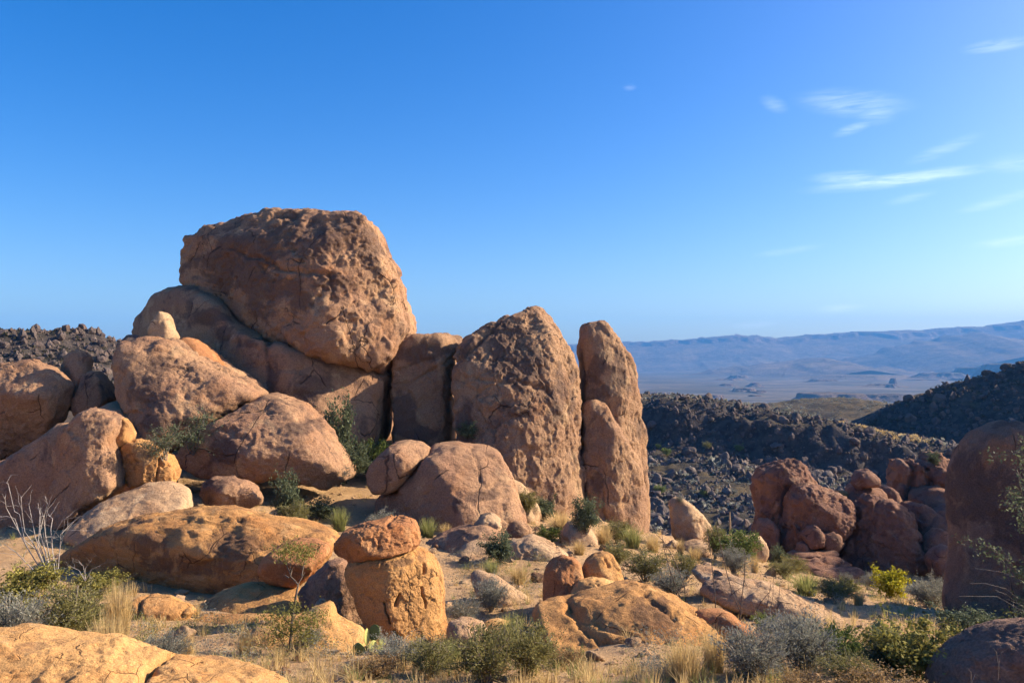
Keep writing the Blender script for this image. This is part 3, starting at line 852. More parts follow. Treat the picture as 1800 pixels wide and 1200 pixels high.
rock('egg', 'boulder', 'egg shaped tan boulder lying alone in the shaded hollow',
     [(352, 870), (358, 850), (377, 840), (407, 839), (430, 846), (449, 860), (457, 875), (455, 886), (420, 902), (400, 903), (383, 896), (363, 889)], 30.8, 'tan', T=0.85, p=2.6, lvl=5, facets=[(35, -25, 0.72), (-40, -15, 0.75)], nf=0, k=20, rough=0.6, px=10)
# --- centre
rock('oval', 'boulder', 'smooth oval boulder leaning on the left of a hump-backed boulder',
     [(643, 836), (650, 819), (665, 800), (687, 782), (717, 774), (742, 776), (757, 787), (752, 801), (737, 818), (717, 841), (698, 861), (675, 870), (657, 866), (647, 853)], 33.2, 'tan', T=1.3, p=2.4, lvl=5, facets=[(-25, -5, 0.78), (45, 35, 0.85)], nf=0, rough=0.35, plate=0.4, px=11, shear=(0.1, 0.15))
rock('hump', 'boulder', 'big hump-backed boulder with a long lit right shoulder, in front of the fins',
     [(754, 791), (761, 783), (780, 781), (801, 780), (831, 784), (860, 785), (875, 799), (889, 821), (900, 843), (911, 876), (922, 910), (928, 945), (900, 960), (823, 950), (732, 940), (660, 915), (655, 880), (675, 871), (698, 862), (717, 842), (737, 819)],
     33.6, 'tan', T=2.6, p=2.8, lvl=6, shear=(0.08, 0.25), facets=[(-38, -2, 0.70), (35, 30, 0.80), (70, 10, 0.88)], nf=0, k=20, rough=0.55, plate=0.7, px=13, center=(800, 880), stains_shade=[(805, 880, 12, 14), (850, 870, 26, 8)],
     cracks=[([(826, 795), (838, 830), (841, 850)], 0.04, 0.10)])
rock('toe', 'stone', 'rounded brown stone at the foot of the lit shoulder of the hump-backed boulder', [(880, 936), (886, 918), (900, 910), (918, 920), (935, 934), (936, 944), (920, 950), (895, 950)], 32, 'tan', T=0.5, lvl=4, cat='stone')
rock('flat', 'stone', 'small flat-topped stone perched on a shaded slab below the hump-backed boulder', [(833, 921), (845, 908), (855, 905), (868, 905), (878, 915), (883, 929), (876, 938), (845, 932)], 29.2, 'pale', T=0.5, p=3.5, lvl=4, rough=0.5, cat='stone')
rock('shoulder', 'boulder', 'pale sloping boulder between the hump-backed boulder and the peaked fin', [(885, 850), (900, 843), (915, 850), (930, 865), (945, 885), (955, 905), (935, 930), (905, 930)], 36.5, 'pale', T=0.9, lvl=4, shear=(0, 0.3))
rock('dome1', 'boulder', 'shaded low slab with a rounded top carrying the small flat-topped stone',
     [(744, 960), (765, 945), (790, 935), (819, 925), (850, 924), (885, 938), (900, 965), (870, 1000), (797, 1000), (765, 985)], 28.6, 'tan', T=1.1, p=2.6, lvl=5, shear=(-0.2, 0.5), rough=0.5, px=10)
rock('dome2', 'boulder', 'tan slab lit on its crest beside the shaded low slab', [(803, 972), (823, 956), (845, 953), (862, 954), (885, 970), (900, 1000), (850, 1010), (810, 1000)], 27.2, 'pale', T=0.8, lvl=4, shear=(0.0, 0.5), rough=0.6)
rock('dome3', 'boulder', 'smooth low pale slab behind the three clustered stones', [(880, 965), (905, 951), (936, 946), (959, 953), (984, 967), (1000, 982), (985, 1010), (920, 1010)], 27.6, 'pale', T=1.0, lvl=5, shear=(0.1, 0.5), rough=0.6)
rock('dome4', 'boulder', 'low pale stone on the slope below the shorter pointed fin', [(985, 945), (1000, 920), (1020, 918), (1040, 935), (1052, 955), (1030, 975), (1000, 975)], 32, 'pale', T=0.9, lvl=4, shear=(0.0, 0.4))
# --- the long rock, the balanced cap and the stones around them
rock('long', 'boulder', 'long low brown rock with a rough dark face and a smooth lit crest',
     [(108, 985), (150, 955), (180, 938), (213, 927), (240, 915), (277, 909), (320, 900), (360, 898), (400, 901), (437, 911), (479, 921), (519, 929), (550, 935), (573, 942), (585, 953), (582, 972), (565, 1000), (520, 1030), (450, 1050), (370, 1062), (240, 1070), (150, 1050)],
     23, 'orange', T=1.9, p=3.2, lvl=6, shear=(-0.14, 0.22), facets=[(-20, -14, 0.56), (15, 52, 0.84)], nf=0, k=22, rough=1.7, px=12, stains_shade=[(330, 985, 110, 30), (250, 960, 60, 30), (400, 960, 60, 20)], center=(360, 985))
rock('under', 'boulder', 'shaded rounded boulder tucked against the right end of the long low rock',
     [(454, 1005), (457, 992), (468, 976), (493, 959), (525, 951), (553, 951), (574, 961), (577, 973), (564, 988), (542, 1017), (522, 1029), (496, 1029), (471, 1022)], 19.8, 'rust', T=0.75, p=2.8, lvl=5, facets=[(-5, -20, 0.72), (10, 40, 0.85)], nf=0, k=20, rough=0.9, px=11)
rock('balanced', 'boulder', 'orange slab-like stone balanced on a larger rounded boulder',
     [(582, 969), (590, 951), (604, 935), (624, 929), (655, 921), (683, 913), (712, 915), (727, 921), (732, 934), (735, 953), (727, 963), (703, 969), (669, 974), (635, 984), (610, 988), (593, 986), (584, 977)],
     17.2, 'rust', T=0.75, p=3.6, lvl=6, shear=(0.25, 0.1), facets=[(-48, -12, 0.72), (12, 12, 0.82)], nf=0, k=20, rough=1.3, px=11, cracks=[([(680, 917), (684, 930)], 0.03, 0.06), ([(668, 945), (667, 960)], 0.02, 0.05)])
rock('pedestal', 'boulder', 'large rounded orange boulder with vertical cracks under the balanced stone',
     [(603, 1010), (612, 992), (635, 982), (683, 972), (726, 964), (746, 973), (766, 990), (775, 1018), (778, 1047), (781, 1087), (786, 1140), (775, 1165), (712, 1150), (672, 1125), (649, 1099), (632, 1079), (623, 1053), (609, 1030)],
     17.2, 'orange', T=0.95, p=3.4, lvl=7, shear=(0.38, 0.14), facets=[(-45, 0, 0.72), (14, 8, 0.84), (60, 6, 0.90)], nf=0, k=22, rough=0.6, px=9, plate=0.7,
     cracks=[([(742, 997), (745, 1015)], 0.018, 0.13), ([(744, 1035), (747, 1070)], 0.018, 0.13), ([(703, 1040), (700, 1060)], 0.018, 0.13), ([(676, 1055), (690, 1085)], 0.018, 0.13), ([(698, 1095), (706, 1106)], 0.018, 0.13)], stains_shade=[(690, 990, 40, 6)])
rock('behind', 'boulder', 'shaded ribbed rock in the dark gap left of the pedestal boulder',
     [(520, 1050), (540, 1020), (575, 990), (600, 985), (625, 1005), (645, 1060), (665, 1110), (640, 1140), (580, 1120), (540, 1090)], 18.6, 'tan', T=0.6, lvl=5, shear=(0, 0.2))
rock('nubrock', 'boulder', 'sunlit sloping orange mound with a small knob, behind the prickly pear',
     [(430, 1112), (470, 1100), (510, 1090), (530, 1085), (550, 1074), (566, 1066), (574, 1063), (581, 1068), (582, 1085), (600, 1098), (627, 1115), (640, 1130), (655, 1165), (600, 1195), (480, 1185), (430, 1150)], 15.3, 'gold', T=0.6, p=2.6, lvl=5, shear=(0.1, 0.9), rough=0.6, px=11, nf=0, facets=[(0, 30, 0.8)], center=(555, 1125))
rock('leftdome', 'boulder', 'low brown dome half in shadow below the long rock',
     [(318, 1100), (345, 1075), (370, 1053), (400, 1040), (430, 1034), (470, 1026), (510, 1035), (540, 1062), (552, 1100), (480, 1125), (380, 1120)], 19.3, 'orange', T=0.95, p=2.6, lvl=5, shear=(-0.15, 0.6), rough=0.8, px=11)
rock('ledge', 'boulder', 'thin layered ledge of orange rock along the ground below the brown dome', [(322, 1104), (345, 1090), (420, 1085), (470, 1084), (500, 1092), (495, 1110), (420, 1118), (340, 1118)], 17.7, 'orange', T=0.5, p=4, lvl=4, shear=(0, 0.3))
rock('knees', 'boulder', 'golden cracked boulder low behind the tall dry grass',
     [(222, 1090), (232, 1060), (245, 1050), (260, 1047), (280, 1051), (297, 1057), (312, 1064), (328, 1068), (338, 1076), (325, 1092), (295, 1110), (240, 1112)], 17.6, 'orange', T=0.55, p=2.8, lvl=5, rough=0.9, px=10, cracks=[([(238, 1053), (252, 1075), (262, 1100)], 0.03, 0.12), ([(308, 1062), (318, 1076), (320, 1090)], 0.03, 0.10)])
rock('pebble1', 'stone', 'small bright stone on the ground right of the golden cracked boulder', [(384, 1042), (392, 1035), (403, 1033), (406, 1040), (400, 1048), (388, 1050)], 20.3, 'pale', T=0.12, lvl=3, cat='stone')
rock('pebble2', 'stone', 'small grey angular stone in the shaded gap above the knobbed mound', [(554, 1062), (560, 1053), (568, 1052), (574, 1058), (570, 1068), (558, 1068)], 17.4, 'pale', T=0.12, lvl=3, cat='stone')
rock('chunk', 'boulder', 'round pale boulder just right of the pedestal boulder', [(782, 1108), (790, 1096), (810, 1092), (830, 1094), (848, 1098), (856, 1115), (850, 1150), (815, 1165), (785, 1150)], 16.2, 'pale', T=0.5, lvl=5, rough=0.6, px=10)
rock('chunk2', 'boulder', 'golden boulder behind the big olive bush, next to the round pale one', [(842, 1105), (858, 1097), (878, 1093), (896, 1098), (907, 1106), (910, 1130), (880, 1150), (850, 1145)], 16.6, 'gold', T=0.45, lvl=4, rough=0.6, px=10)
rock('wedge2', 'boulder', 'pale wedge shaped slab sloping down to the right amid dead stems', [(822, 1015), (826, 1007), (833, 1005), (855, 1010), (872, 1016), (899, 1033), (927, 1053), (942, 1068), (935, 1090), (890, 1085), (840, 1045)], 20.6, 'pale', T=0.45, p=3, lvl=5, shear=(0.1, 0.2), rough=0.7, px=9)
rock('trio1', 'boulder', 'left and darkest of the three clustered rusty stones',
     [(955, 1068), (957, 1027), (961, 999), (976, 985), (993, 978), (1010, 981), (1020, 994), (1024, 1014), (1018, 1040), (1000, 1068), (975, 1080)], 19.2, 'rust', T=0.5, p=3.2, lvl=5, facets=[(-48, 0, 0.66), (20, 20, 0.82)], nf=1, k=22, rough=1.0, px=10)
rock('trio2', 'boulder', 'right and tallest of the three clustered rusty stones',
     [(1021, 1014), (1025, 1000), (1031, 986), (1045, 976), (1063, 971), (1078, 979), (1089, 999), (1097, 1024), (1106, 1042), (1102, 1066), (1060, 1075), (1028, 1050)], 19.6, 'orange', T=0.55, p=3.0, lvl=5, facets=[(-20, -20, 0.68), (30, 35, 0.82)], nf=0, k=22, rough=1.0, px=10, cracks=[([(1066, 985), (1074, 1000)], 0.03, 0.1)])
rock('trio3', 'boulder', 'front middle stone of the three clustered rusty stones, yellowish',
     [(1000, 1060), (1004, 1041), (1018, 1022), (1041, 1017), (1066, 1019), (1080, 1024), (1085, 1044), (1081, 1060), (1060, 1075), (1027, 1085), (1004, 1078)], 18.7, 'gold', T=0.42, p=3.2, lvl=5, facets=[(0, -15, 0.75), (40, 10, 0.85)], nf=1, rough=1.0, px=10)
rock('ramp', 'boulder', 'broad sloping orange slab below the three clustered stones',
     [(935, 1095), (950, 1080), (990, 1075), (1030, 1066), (1060, 1058), (1103, 1045), (1137, 1043), (1168, 1053), (1202, 1069), (1225, 1086), (1252, 1105), (1295, 1145), (1300, 1190), (1200, 1225), (1040, 1225), (960, 1160)],
     16.3, 'orange', T=1.5, p=2.8, lvl=6, shear=(0.05, 0.95), facets=[(-15, 25, 0.72), (35, 30, 0.84)], nf=0, k=18, rough=1.0, px=12, center=(1125, 1135),
     cracks=[([(945, 1085), (990, 1092), (1030, 1118), (1060, 1140), (1120, 1150)], 0.04, 0.10), ([(1000, 1100), (1060, 1120), (1130, 1135)], 0.03, 0.06), ([(1130, 1060), (1160, 1085), (1200, 1110)], 0.04, 0.08)], stains_shade=[(1160, 1110, 46, 20)])
rock('pinkslab', 'boulder', 'small pink slab showing between the clustered stones and the sloping slab', [(1095, 1050), (1103, 1028), (1115, 1027), (1130, 1034), (1142, 1046), (1130, 1062)], 19.9, 'pale', T=0.4, lvl=4)
rock('log', 'boulder', 'long smooth log-like boulder lying diagonally on the right',
     [(1234, 1044), (1243, 1027), (1267, 1019), (1300, 1017), (1340, 1024), (1377, 1039), (1417, 1056), (1453, 1072), (1483, 1089), (1499, 1106), (1500, 1122), (1467, 1122), (1417, 1114), (1360, 1096), (1310, 1077), (1267, 1060)], 19.6, 'pale', T=0.75, p=2.6, lvl=6, shear=(0.0, 0.5), facets=[(-20, -20, 0.72), (20, 40, 0.82)], nf=0, k=18, rough=0.7, px=11, stains_shade=[(1270, 1040, 30, 10), (1370, 1085, 40, 6)])
rock('log2', 'boulder', 'slimmer pale boulder lying behind the upper end of the log-like boulder', [(1219, 1008), (1227, 997), (1250, 999), (1283, 1009), (1310, 1023), (1315, 1040), (1270, 1040), (1230, 1022)], 21.5, 'pale', T=0.5, lvl=5, shear=(0, 0.4), rough=0.6, px=10)
rock('rusty', 'boulder', 'rusty brown boulder with a lit right edge below the log-like boulder', [(1222, 1090), (1230, 1080), (1250, 1075), (1275, 1077), (1292, 1084), (1315, 1101), (1342, 1128), (1335, 1150), (1290, 1150), (1245, 1120)], 16.6, 'rust', T=0.6, p=2.8, lvl=5, facets=[(-20, -5, 0.72)], nf=1, rough=1.0, px=10)
rock('leaner', 'boulder', 'leaning shark-fin shaped stone standing alone right of the fins',
     [(1177, 884), (1183, 877), (1192, 876), (1208, 881), (1225, 894), (1239, 911), (1250, 928), (1254, 940), (1248, 957), (1230, 968), (1197, 965), (1186, 942), (1181, 911)], 36.5, 'pale', T=0.8, p=3, lvl=5, shear=(0.1, 0.15), facets=[(-40, 0, 0.74), (30, 15, 0.82)], nf=0, rough=0.6, px=11)
rock('leanbase', 'boulder', 'low pale slab at the foot of the leaning shark-fin stone', [(1195, 975), (1205, 957), (1225, 951), (1245, 956), (1256, 970), (1245, 985), (1210, 988)], 34.8, 'pale', T=0.8, lvl=4, shear=(0, 0.4))
rock('sliver', 'boulder', 'small stone with a bright sunlit right edge left of the red rocks', [(1308, 955), (1313, 944), (1325, 941), (1337, 948), (1350, 966), (1345, 985), (1315, 985)], 38, 'pale', T=0.6, lvl=4, facets=[(-30, 5, 0.6)])
# --- red rocks on the right
RED = 'red rock outcrop on the right'
rock('red1', 'boulder', 'tall dark red boulder at the left end of the red outcrop',
     [(1328, 840), (1340, 825), (1370, 817), (1398, 813), (1414, 819), (1431, 836), (1443, 857), (1450, 900), (1440, 960), (1400, 985), (1350, 985), (1337, 958), (1334, 928), (1340, 909), (1334, 877)], 49, 'red', T=2.0, p=3.2, lvl=6, facets=[(-20, 0, 0.7), (40, 35, 0.82)], nf=0, k=20, rough=1.9, plate=1.8, px=12, group=RED, shear=(-0.2, 0.1), stains_shade=[(1390, 880, 20, 60)], cracks=[([(1384, 860), (1380, 900), (1385, 960)], 0.12, 0.35)])
rock('red2', 'boulder', 'bulging brown boulder in front of the tall dark red one',
     [(1388, 876), (1400, 856), (1421, 853), (1445, 859), (1473, 866), (1491, 878), (1499, 893), (1498, 910), (1491, 925), (1470, 945), (1440, 955), (1400, 968), (1375, 968), (1384, 909)], 47, 'red', T=1.9, p=2.8, lvl=6, facets=[(-30, -10, 0.72), (20, 40, 0.84)], nf=0, rough=1.9, plate=1.8, px=12, group=RED, shear=(0, 0.2))
rock('red3', 'boulder', 'dark red cone of rock with a lit right ridge in the red outcrop',
     [(1500, 880), (1512, 871), (1533, 873), (1557, 878), (1585, 885), (1594, 895), (1603, 919), (1614, 940), (1622, 965), (1620, 1005), (1560, 1015), (1500, 1012), (1470, 990), (1478, 965), (1498, 937), (1508, 909)], 46.5, 'red', T=2.0, p=2.6, lvl=6, facets=[(-25, 5, 0.62), (60, 20, 0.80)], nf=0, k=22, rough=1.9, plate=1.8, px=12, group=RED, shear=(-0.25, 0.3))
rock('red4', 'stone', 'hat shaped stone perched on top of the red outcrop', [(1500, 850), (1503, 843), (1510, 828), (1524, 824), (1534, 830), (1545, 846), (1541, 855), (1510, 856)], 48.5, 'red', T=0.9, lvl=4, group=RED, rough=0.6, cat='stone')
rock('red5', 'boulder', 'rounded red boulder right under the hat shaped stone', [(1490, 880), (1494, 862), (1503, 851), (1540, 852), (1556, 868), (1562, 895), (1500, 900)], 49, 'red', T=1.3, lvl=4, group=RED)
rock('red6', 'stone', 'small golden topped stone between the brown boulder and the red cone', [(1465, 872), (1472, 862), (1485, 862), (1494, 870), (1501, 885), (1490, 895), (1470, 890)], 48.6, 'orange', T=0.6, lvl=4, group=RED, cat='stone')
rock('red7', 'boulder', 'layered red boulder with lit ledges between the hat stone and the red tower', [(1540, 880), (1550, 862), (1562, 855), (1575, 862), (1583, 873), (1590, 900), (1550, 905)], 50, 'red', T=1.2, lvl=4, group=RED, rough=1.5)
rock('red8', 'rock_tower', 'red rock tower with a jagged split top beside the dark tower',
     [(1574, 880), (1579, 863), (1579, 825), (1583, 808), (1599, 806), (1608, 815), (1615, 818), (1622, 810), (1636, 814), (1640, 806), (1648, 799), (1658, 806), (1675, 818), (1690, 830), (1690, 900), (1670, 930), (1590, 930)], 52, 'red', T=2.2, p=3.6, lvl=6, facets=[(-20, 0, 0.7), (40, 30, 0.9)], nf=0, k=22, rough=1.9, plate=1.8, px=12, group=RED, smooth=0.6, cracks=[([(1612, 815), (1606, 850), (1610, 880)], 0.25, 0.6), ([(1640, 815), (1635, 860)], 0.25, 0.5)])
rock('red9', 'boulder', 'bulging red ledge halfway up the red tower', [(1604, 870), (1612, 858), (1640, 855), (1668, 860), (1690, 870), (1690, 895), (1640, 900), (1608, 890)], 50.3, 'red', T=1.3, lvl=4, group=RED)
rock('red10', 'boulder', 'knobbly dark red boulder right of the red cone ridge', [(1590, 900), (1596, 886), (1612, 884), (1630, 892), (1645, 905), (1652, 930), (1630, 950), (1602, 940)], 48, 'red', T=1.3, lvl=5, rough=1.6, px=11, group=RED)
rock('red11', 'boulder', 'dark red boulder at the foot of the red tower, next to the dark tower', [(1600, 970), (1615, 925), (1640, 905), (1670, 890), (1710, 900), (1720, 1000), (1660, 1035), (1605, 1020)], 47, 'red', T=1.6, lvl=5, rough=1.3, px=11, group=RED, shear=(-0.2, 0.2))
rock('red12', 'boulder', 'small red boulder with a lit streaked face behind the grey-green shrub', [(1632, 985), (1645, 963), (1662, 958), (1685, 975), (1690, 1020), (1650, 1025)], 43, 'red', T=0.8, lvl=4, group=RED, shear=(0.2, 0.1), facets=[(20, 10, 0.7)])
rock('red13', 'boulder', 'rounded red stone at the foot of the bulging brown boulder', [(1440, 955), (1448, 938), (1465, 935), (1477, 942), (1480, 958), (1465, 968), (1445, 968)], 45.2, 'red', T=0.6, lvl=4, group=RED)
rock('red14', 'boulder', 'grey-red boulder low in the shadow at the base of the tall dark red boulder', [(1400, 970), (1404, 955), (1415, 952), (1425, 965), (1422, 985), (1402, 985)], 44.8, 'red', T=0.5, lvl=4, group=RED)
rock('red15', 'boulder', 'dark red block at the lower left foot of the tall dark red boulder', [(1330, 940), (1336, 912), (1352, 908), (1366, 925), (1372, 955), (1360, 985), (1334, 985)], 46.8, 'red', T=0.9, lvl=5, group=RED, rough=1.2, facets=[(-20, 0, 0.7)])
rock('red16', 'boulder', 'pinkish red slab low between the red cone and the dark tower', [(1628, 975), (1636, 945), (1652, 932), (1668, 940), (1690, 960), (1690, 1000), (1640, 1005)], 44.8, 'red', T=0.8, lvl=5, group=RED, rough=1.2, shear=(0.1, 0.3))
rock('red17', 'boulder', 'small angular red block leaning on the front of the bulging brown boulder', [(1410, 945), (1420, 925), (1438, 922), (1448, 938), (1446, 960), (1420, 965)], 45.0, 'red', T=0.6, lvl=5, group=RED, rough=1.2)
rock('red18', 'boulder', 'narrow upright red slab between the red cone ridge and the knobbly boulder', [(1582, 930), (1586, 905), (1596, 892), (1606, 905), (1612, 940), (1604, 965), (1588, 960)], 47.2, 'red', T=0.6, lvl=5, group=RED, rough=1.2)
for i, (u0, u1, v0) in enumerate([(1385, 1478, 968), (1390, 1482, 979), (1402, 1500, 990), (1425, 1520, 1000)]):
    nm = ['topmost', 'second highest', 'third highest', 'lowest'][i]
    rock('strata%d' % i, 'rock_ledge', nm + ' of the curved thin red ledges at the foot of the outcrop',
         [(u0, v0 + 6), (u0 + 12, v0 + 1), ((u0 + u1) / 2, v0 + 3 - i), (u1 - 10, v0), (u1, v0 + 5), (u1 - 20, v0 + 16), ((u0 + u1) / 2, v0 + 18), (u0 + 15, v0 + 16)], 44.3 - i * 0.7, 'red', T=0.7, p=4, lvl=4, shear=(0.0, 0.5), group='curved thin red ledges', cat='rock ledge')
# --- dark tower and boulder at the right edge
rock('tower', 'rock_tower', 'tall rounded rock tower in shade at the right edge with a sunlit rim on top',
     [(1694, 1110), (1697, 1057), (1700, 940), (1697, 853), (1704, 814), (1717, 784), (1734, 759), (1760, 746), (1791, 743), (1821, 750), (1856, 775), (1886, 830), (1906, 940), (1911, 1060), (1896, 1110)], 24, 'brown', T=1.7, p=3.2, lvl=6, shear=(-0.45, 0.08), facets=[(-25, 4, 0.60)], nf=0, k=20, rough=0.6, plate=0.5, px=11, stains_shade=[(1745, 870, 40, 70), (1790, 900, 40, 90)],
     cracks=[([(1704, 960), (1708, 1010), (1706, 1050)], 0.05, 0.10), ([(1726, 1010), (1738, 1050)], 0.04, 0.08)])
rock('corner', 'boulder', 'shaded boulder in the bottom right corner with a sunlit crest',
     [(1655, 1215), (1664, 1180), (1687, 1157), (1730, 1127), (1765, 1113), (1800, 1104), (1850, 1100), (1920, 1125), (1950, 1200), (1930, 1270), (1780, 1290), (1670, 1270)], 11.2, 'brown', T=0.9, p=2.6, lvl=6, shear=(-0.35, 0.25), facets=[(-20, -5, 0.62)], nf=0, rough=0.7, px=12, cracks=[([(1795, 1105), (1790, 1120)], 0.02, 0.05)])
# --- near slab, bottom left, split by a crack
rock('near', 'boulder', 'bright golden slab split by a dark crack in the bottom left corner',
     [(-260, 1160), (-120, 1130), (-40, 1126), (0, 1129), (33, 1137), (67, 1147), (117, 1150), (160, 1155), (207, 1169), (267, 1184), (333, 1196), (383, 1202), (430, 1214), (480, 1232), (505, 1270), (400, 1350), (0, 1400), (-260, 1370)],
     9.6, 'gold', T=1.0, p=2.6, lvl=7, shear=(0.16, 0.75), nf=0, facets=[(10, 35, 0.76)], k=18, rough=0.8, px=14, plate=0.7, lump=0.8, center=(120, 1250), chips=6, cd=0.1,
     cracks=[([(75, 1128), (105, 1133), (133, 1142), (160, 1156), (183, 1168), (205, 1174), (227, 1180), (240, 1194), (256, 1215)], 0.028, 0.22)])

# --- unseen rocks added just beyond the right edge of the frame to shade the tower and the red outcrop
rock('off1', 'boulder', 'unseen tall boulder added beyond the right edge to shade the dark tower', [(2080, 1120), (2060, 900), (2080, 640), (2140, 480), (2230, 430), (2330, 480), (2400, 700), (2420, 1120)], 24.5, 'tan', T=3.2, p=3, lvl=5)
rock('off2', 'boulder', 'unseen broad boulder added beyond the right edge to shade the red outcrop', [(1930, 1020), (1920, 850), (1960, 690), (2050, 610), (2200, 590), (2350, 640), (2420, 1000)], 47, 'red', T=5.5, p=3, lvl=5)

# ------------------------------------------------------------------ plants
def leaf_mat(name, c1, c2, trans=0.35, rough=0.7):
    t = NT_(name)
    at = t.node('ShaderNodeAttribute', attribute_name='tone').outputs['Fac']
    info = t.node('ShaderNodeObjectInfo').outputs['Random']
    f = t.math('ADD', t.math('MULTIPLY', at, 0.75), t.math('MULTIPLY', info, 0.25))
    col = t.mix(f, c1, c2)
    bs = t.node('ShaderNodeBsdfPrincipled', {'Base Color': col, 'Roughness': rough})
    bs.inputs['Specular IOR Level'].default_value = 0.2
    tr = t.node('ShaderNodeBsdfTranslucent', {'Color': col})
    mx = t.node('ShaderNodeMixShader', {0: trans})
    t.l.new(bs.outputs[0], mx.inputs[1])
    t.l.new(tr.outputs[0], mx.inputs[2])
    return t.out(mx.outputs[0])


def plain_mat(name, c1, c2, scale=8.0, rough=0.85):
    t = NT_(name)
    co = t.node('ShaderNodeTexCoord').outputs['Object']
    n = t.noise(co, scale, 5, 0.65)
    bs = t.node('ShaderNodeBsdfPrincipled', {'Base Color': t.mix(t.ramp(n, 0.35, 0.65), c1, c2), 'Roughness': rough})
    bs.inputs['Specular IOR Level'].default_value = 0.2
    return t.out(bs.outputs[0])


M['oak'] = leaf_mat('leaf_grey_green', (0.065, 0.085, 0.05), (0.17, 0.195, 0.1))
M['bright'] = leaf_mat('leaf_green', (0.09, 0.13, 0.035), (0.25, 0.29, 0.075))
M['olive'] = leaf_mat('leaf_olive', (0.13, 0.125, 0.045), (0.33, 0.29, 0.1))
M['sage'] = leaf_mat('leaf_sage', (0.15, 0.155, 0.12), (0.36, 0.345, 0.27))
M['yellow'] = leaf_mat('leaf_yellow', (0.30, 0.29, 0.02), (0.58, 0.50, 0.04), 0.45)
M['autumn'] = leaf_mat('leaf_gold_green', (0.12, 0.125, 0.035), (0.4, 0.34, 0.08))
M['rusty_leaf'] = leaf_mat('leaf_dry_brown', (0.20, 0.12, 0.05), (0.42, 0.27, 0.11))
M['dry'] = leaf_mat('grass_dry', (0.46, 0.31, 0.12), (0.76, 0.57, 0.28), 0.45)
M['green_grass'] = leaf_mat('grass_green', (0.19, 0.21, 0.06), (0.46, 0.43, 0.16), 0.45)
M['bark'] = plain_mat('bark_dark', (0.09, 0.07, 0.055), (0.17, 0.135, 0.105))
M['scrub_dark'] = leaf_mat('leaf_dark_scrub', (0.035, 0.035, 0.026), (0.085, 0.08, 0.05))
M['twig'] = plain_mat('bark_twig', (0.17, 0.14, 0.11), (0.27, 0.225, 0.18))
M['bark_grey'] = plain_mat('bark_bleached', (0.26, 0.225, 0.20), (0.44, 0.39, 0.35))
M['cactus'] = plain_mat('cactus_skin', (0.10, 0.15, 0.05), (0.19, 0.22, 0.07), 20)
M['cactus_young'] = plain_mat('cactus_skin_pale', (0.40, 0.42, 0.12), (0.52, 0.52, 0.18), 20)
M['stalk'] = plain_mat('dry_stalk', (0.45, 0.30, 0.16), (0.55, 0.40, 0.24), 12)


def tubes(paths, sides=4):
    """paths: list of (points, radius at start, radius at end)"""
    V, F, n0 = [], [], 0
    ang = np.linspace(0, 2 * np.pi, sides, endpoint=False)
    for pts, r0, r1 in paths:
        pts = np.asarray(pts, float)
        k = len(pts)
        tg = np.gradient(pts, axis=0)
        tg /= np.linalg.norm(tg, axis=1)[:, None] + 1e-9
        ref = np.where(np.abs(tg[:, 2:3]) > 0.9, np.array([[1.0, 0, 0]]), np.array([[0, 0, 1.0]]))
        a = np.cross(tg, ref)
        a /= np.linalg.norm(a, axis=1)[:, None] + 1e-9
        b = np.cross(tg, a)
        r = np.linspace(r0, r1, k)[:, None, None]
        ring = pts[:, None, :] + r * (np.cos(ang)[None, :, None] * a[:, None, :] + np.sin(ang)[None, :, None] * b[:, None, :])
        V.append(ring.reshape(-1, 3))
        for i in range(k - 1):
            for s_ in range(sides):
                F.append((n0 + i * sides + s_, n0 + i * sides + (s_ + 1) % sides, n0 + (i + 1) * sides + (s_ + 1) % sides, n0 + (i + 1) * sides + s_))
        n0 += k * sides
    return np.concatenate(V), np.array(F, np.int32)


def leaves(cent, size, aspect, r_, up=0.0, axis=None):
    n = len(cent)
    a = r_.normal(size=(n, 3)) if axis is None else axis + r_.normal(size=(n, 3)) * 0.35
    a[:, 2] += up
    a /= np.linalg.norm(a, axis=1)[:, None]
    b = np.cross(a, r_.normal(size=(n, 3)))
    b /= np.linalg.norm(b, axis=1)[:, None] + 1e-9
    s_ = size * r_.uniform(0.6, 1.4, n)[:, None]
    l, w = a * s_, b * s_ * aspect
    V = np.stack([cent - l * 0.5, cent + w * 0.5 - l * 0.05, cent + l * 0.5, cent - w * 0.5 - l * 0.05], 1).reshape(-1, 3)
    F = np.arange(n * 4, dtype=np.int32).reshape(n, 4)
    tone = np.repeat(np.clip(r_.normal(0.5, 0.26, n), 0, 1), 4)
    return V, F, tone


def wander(a, b, k, jit, r_):
    t = np.linspace(0, 1, k)[:, None]
    p = a + (b - a) * t
    p[1:-1] += r_.normal(size=(k - 2, 3)) * jit
    return p


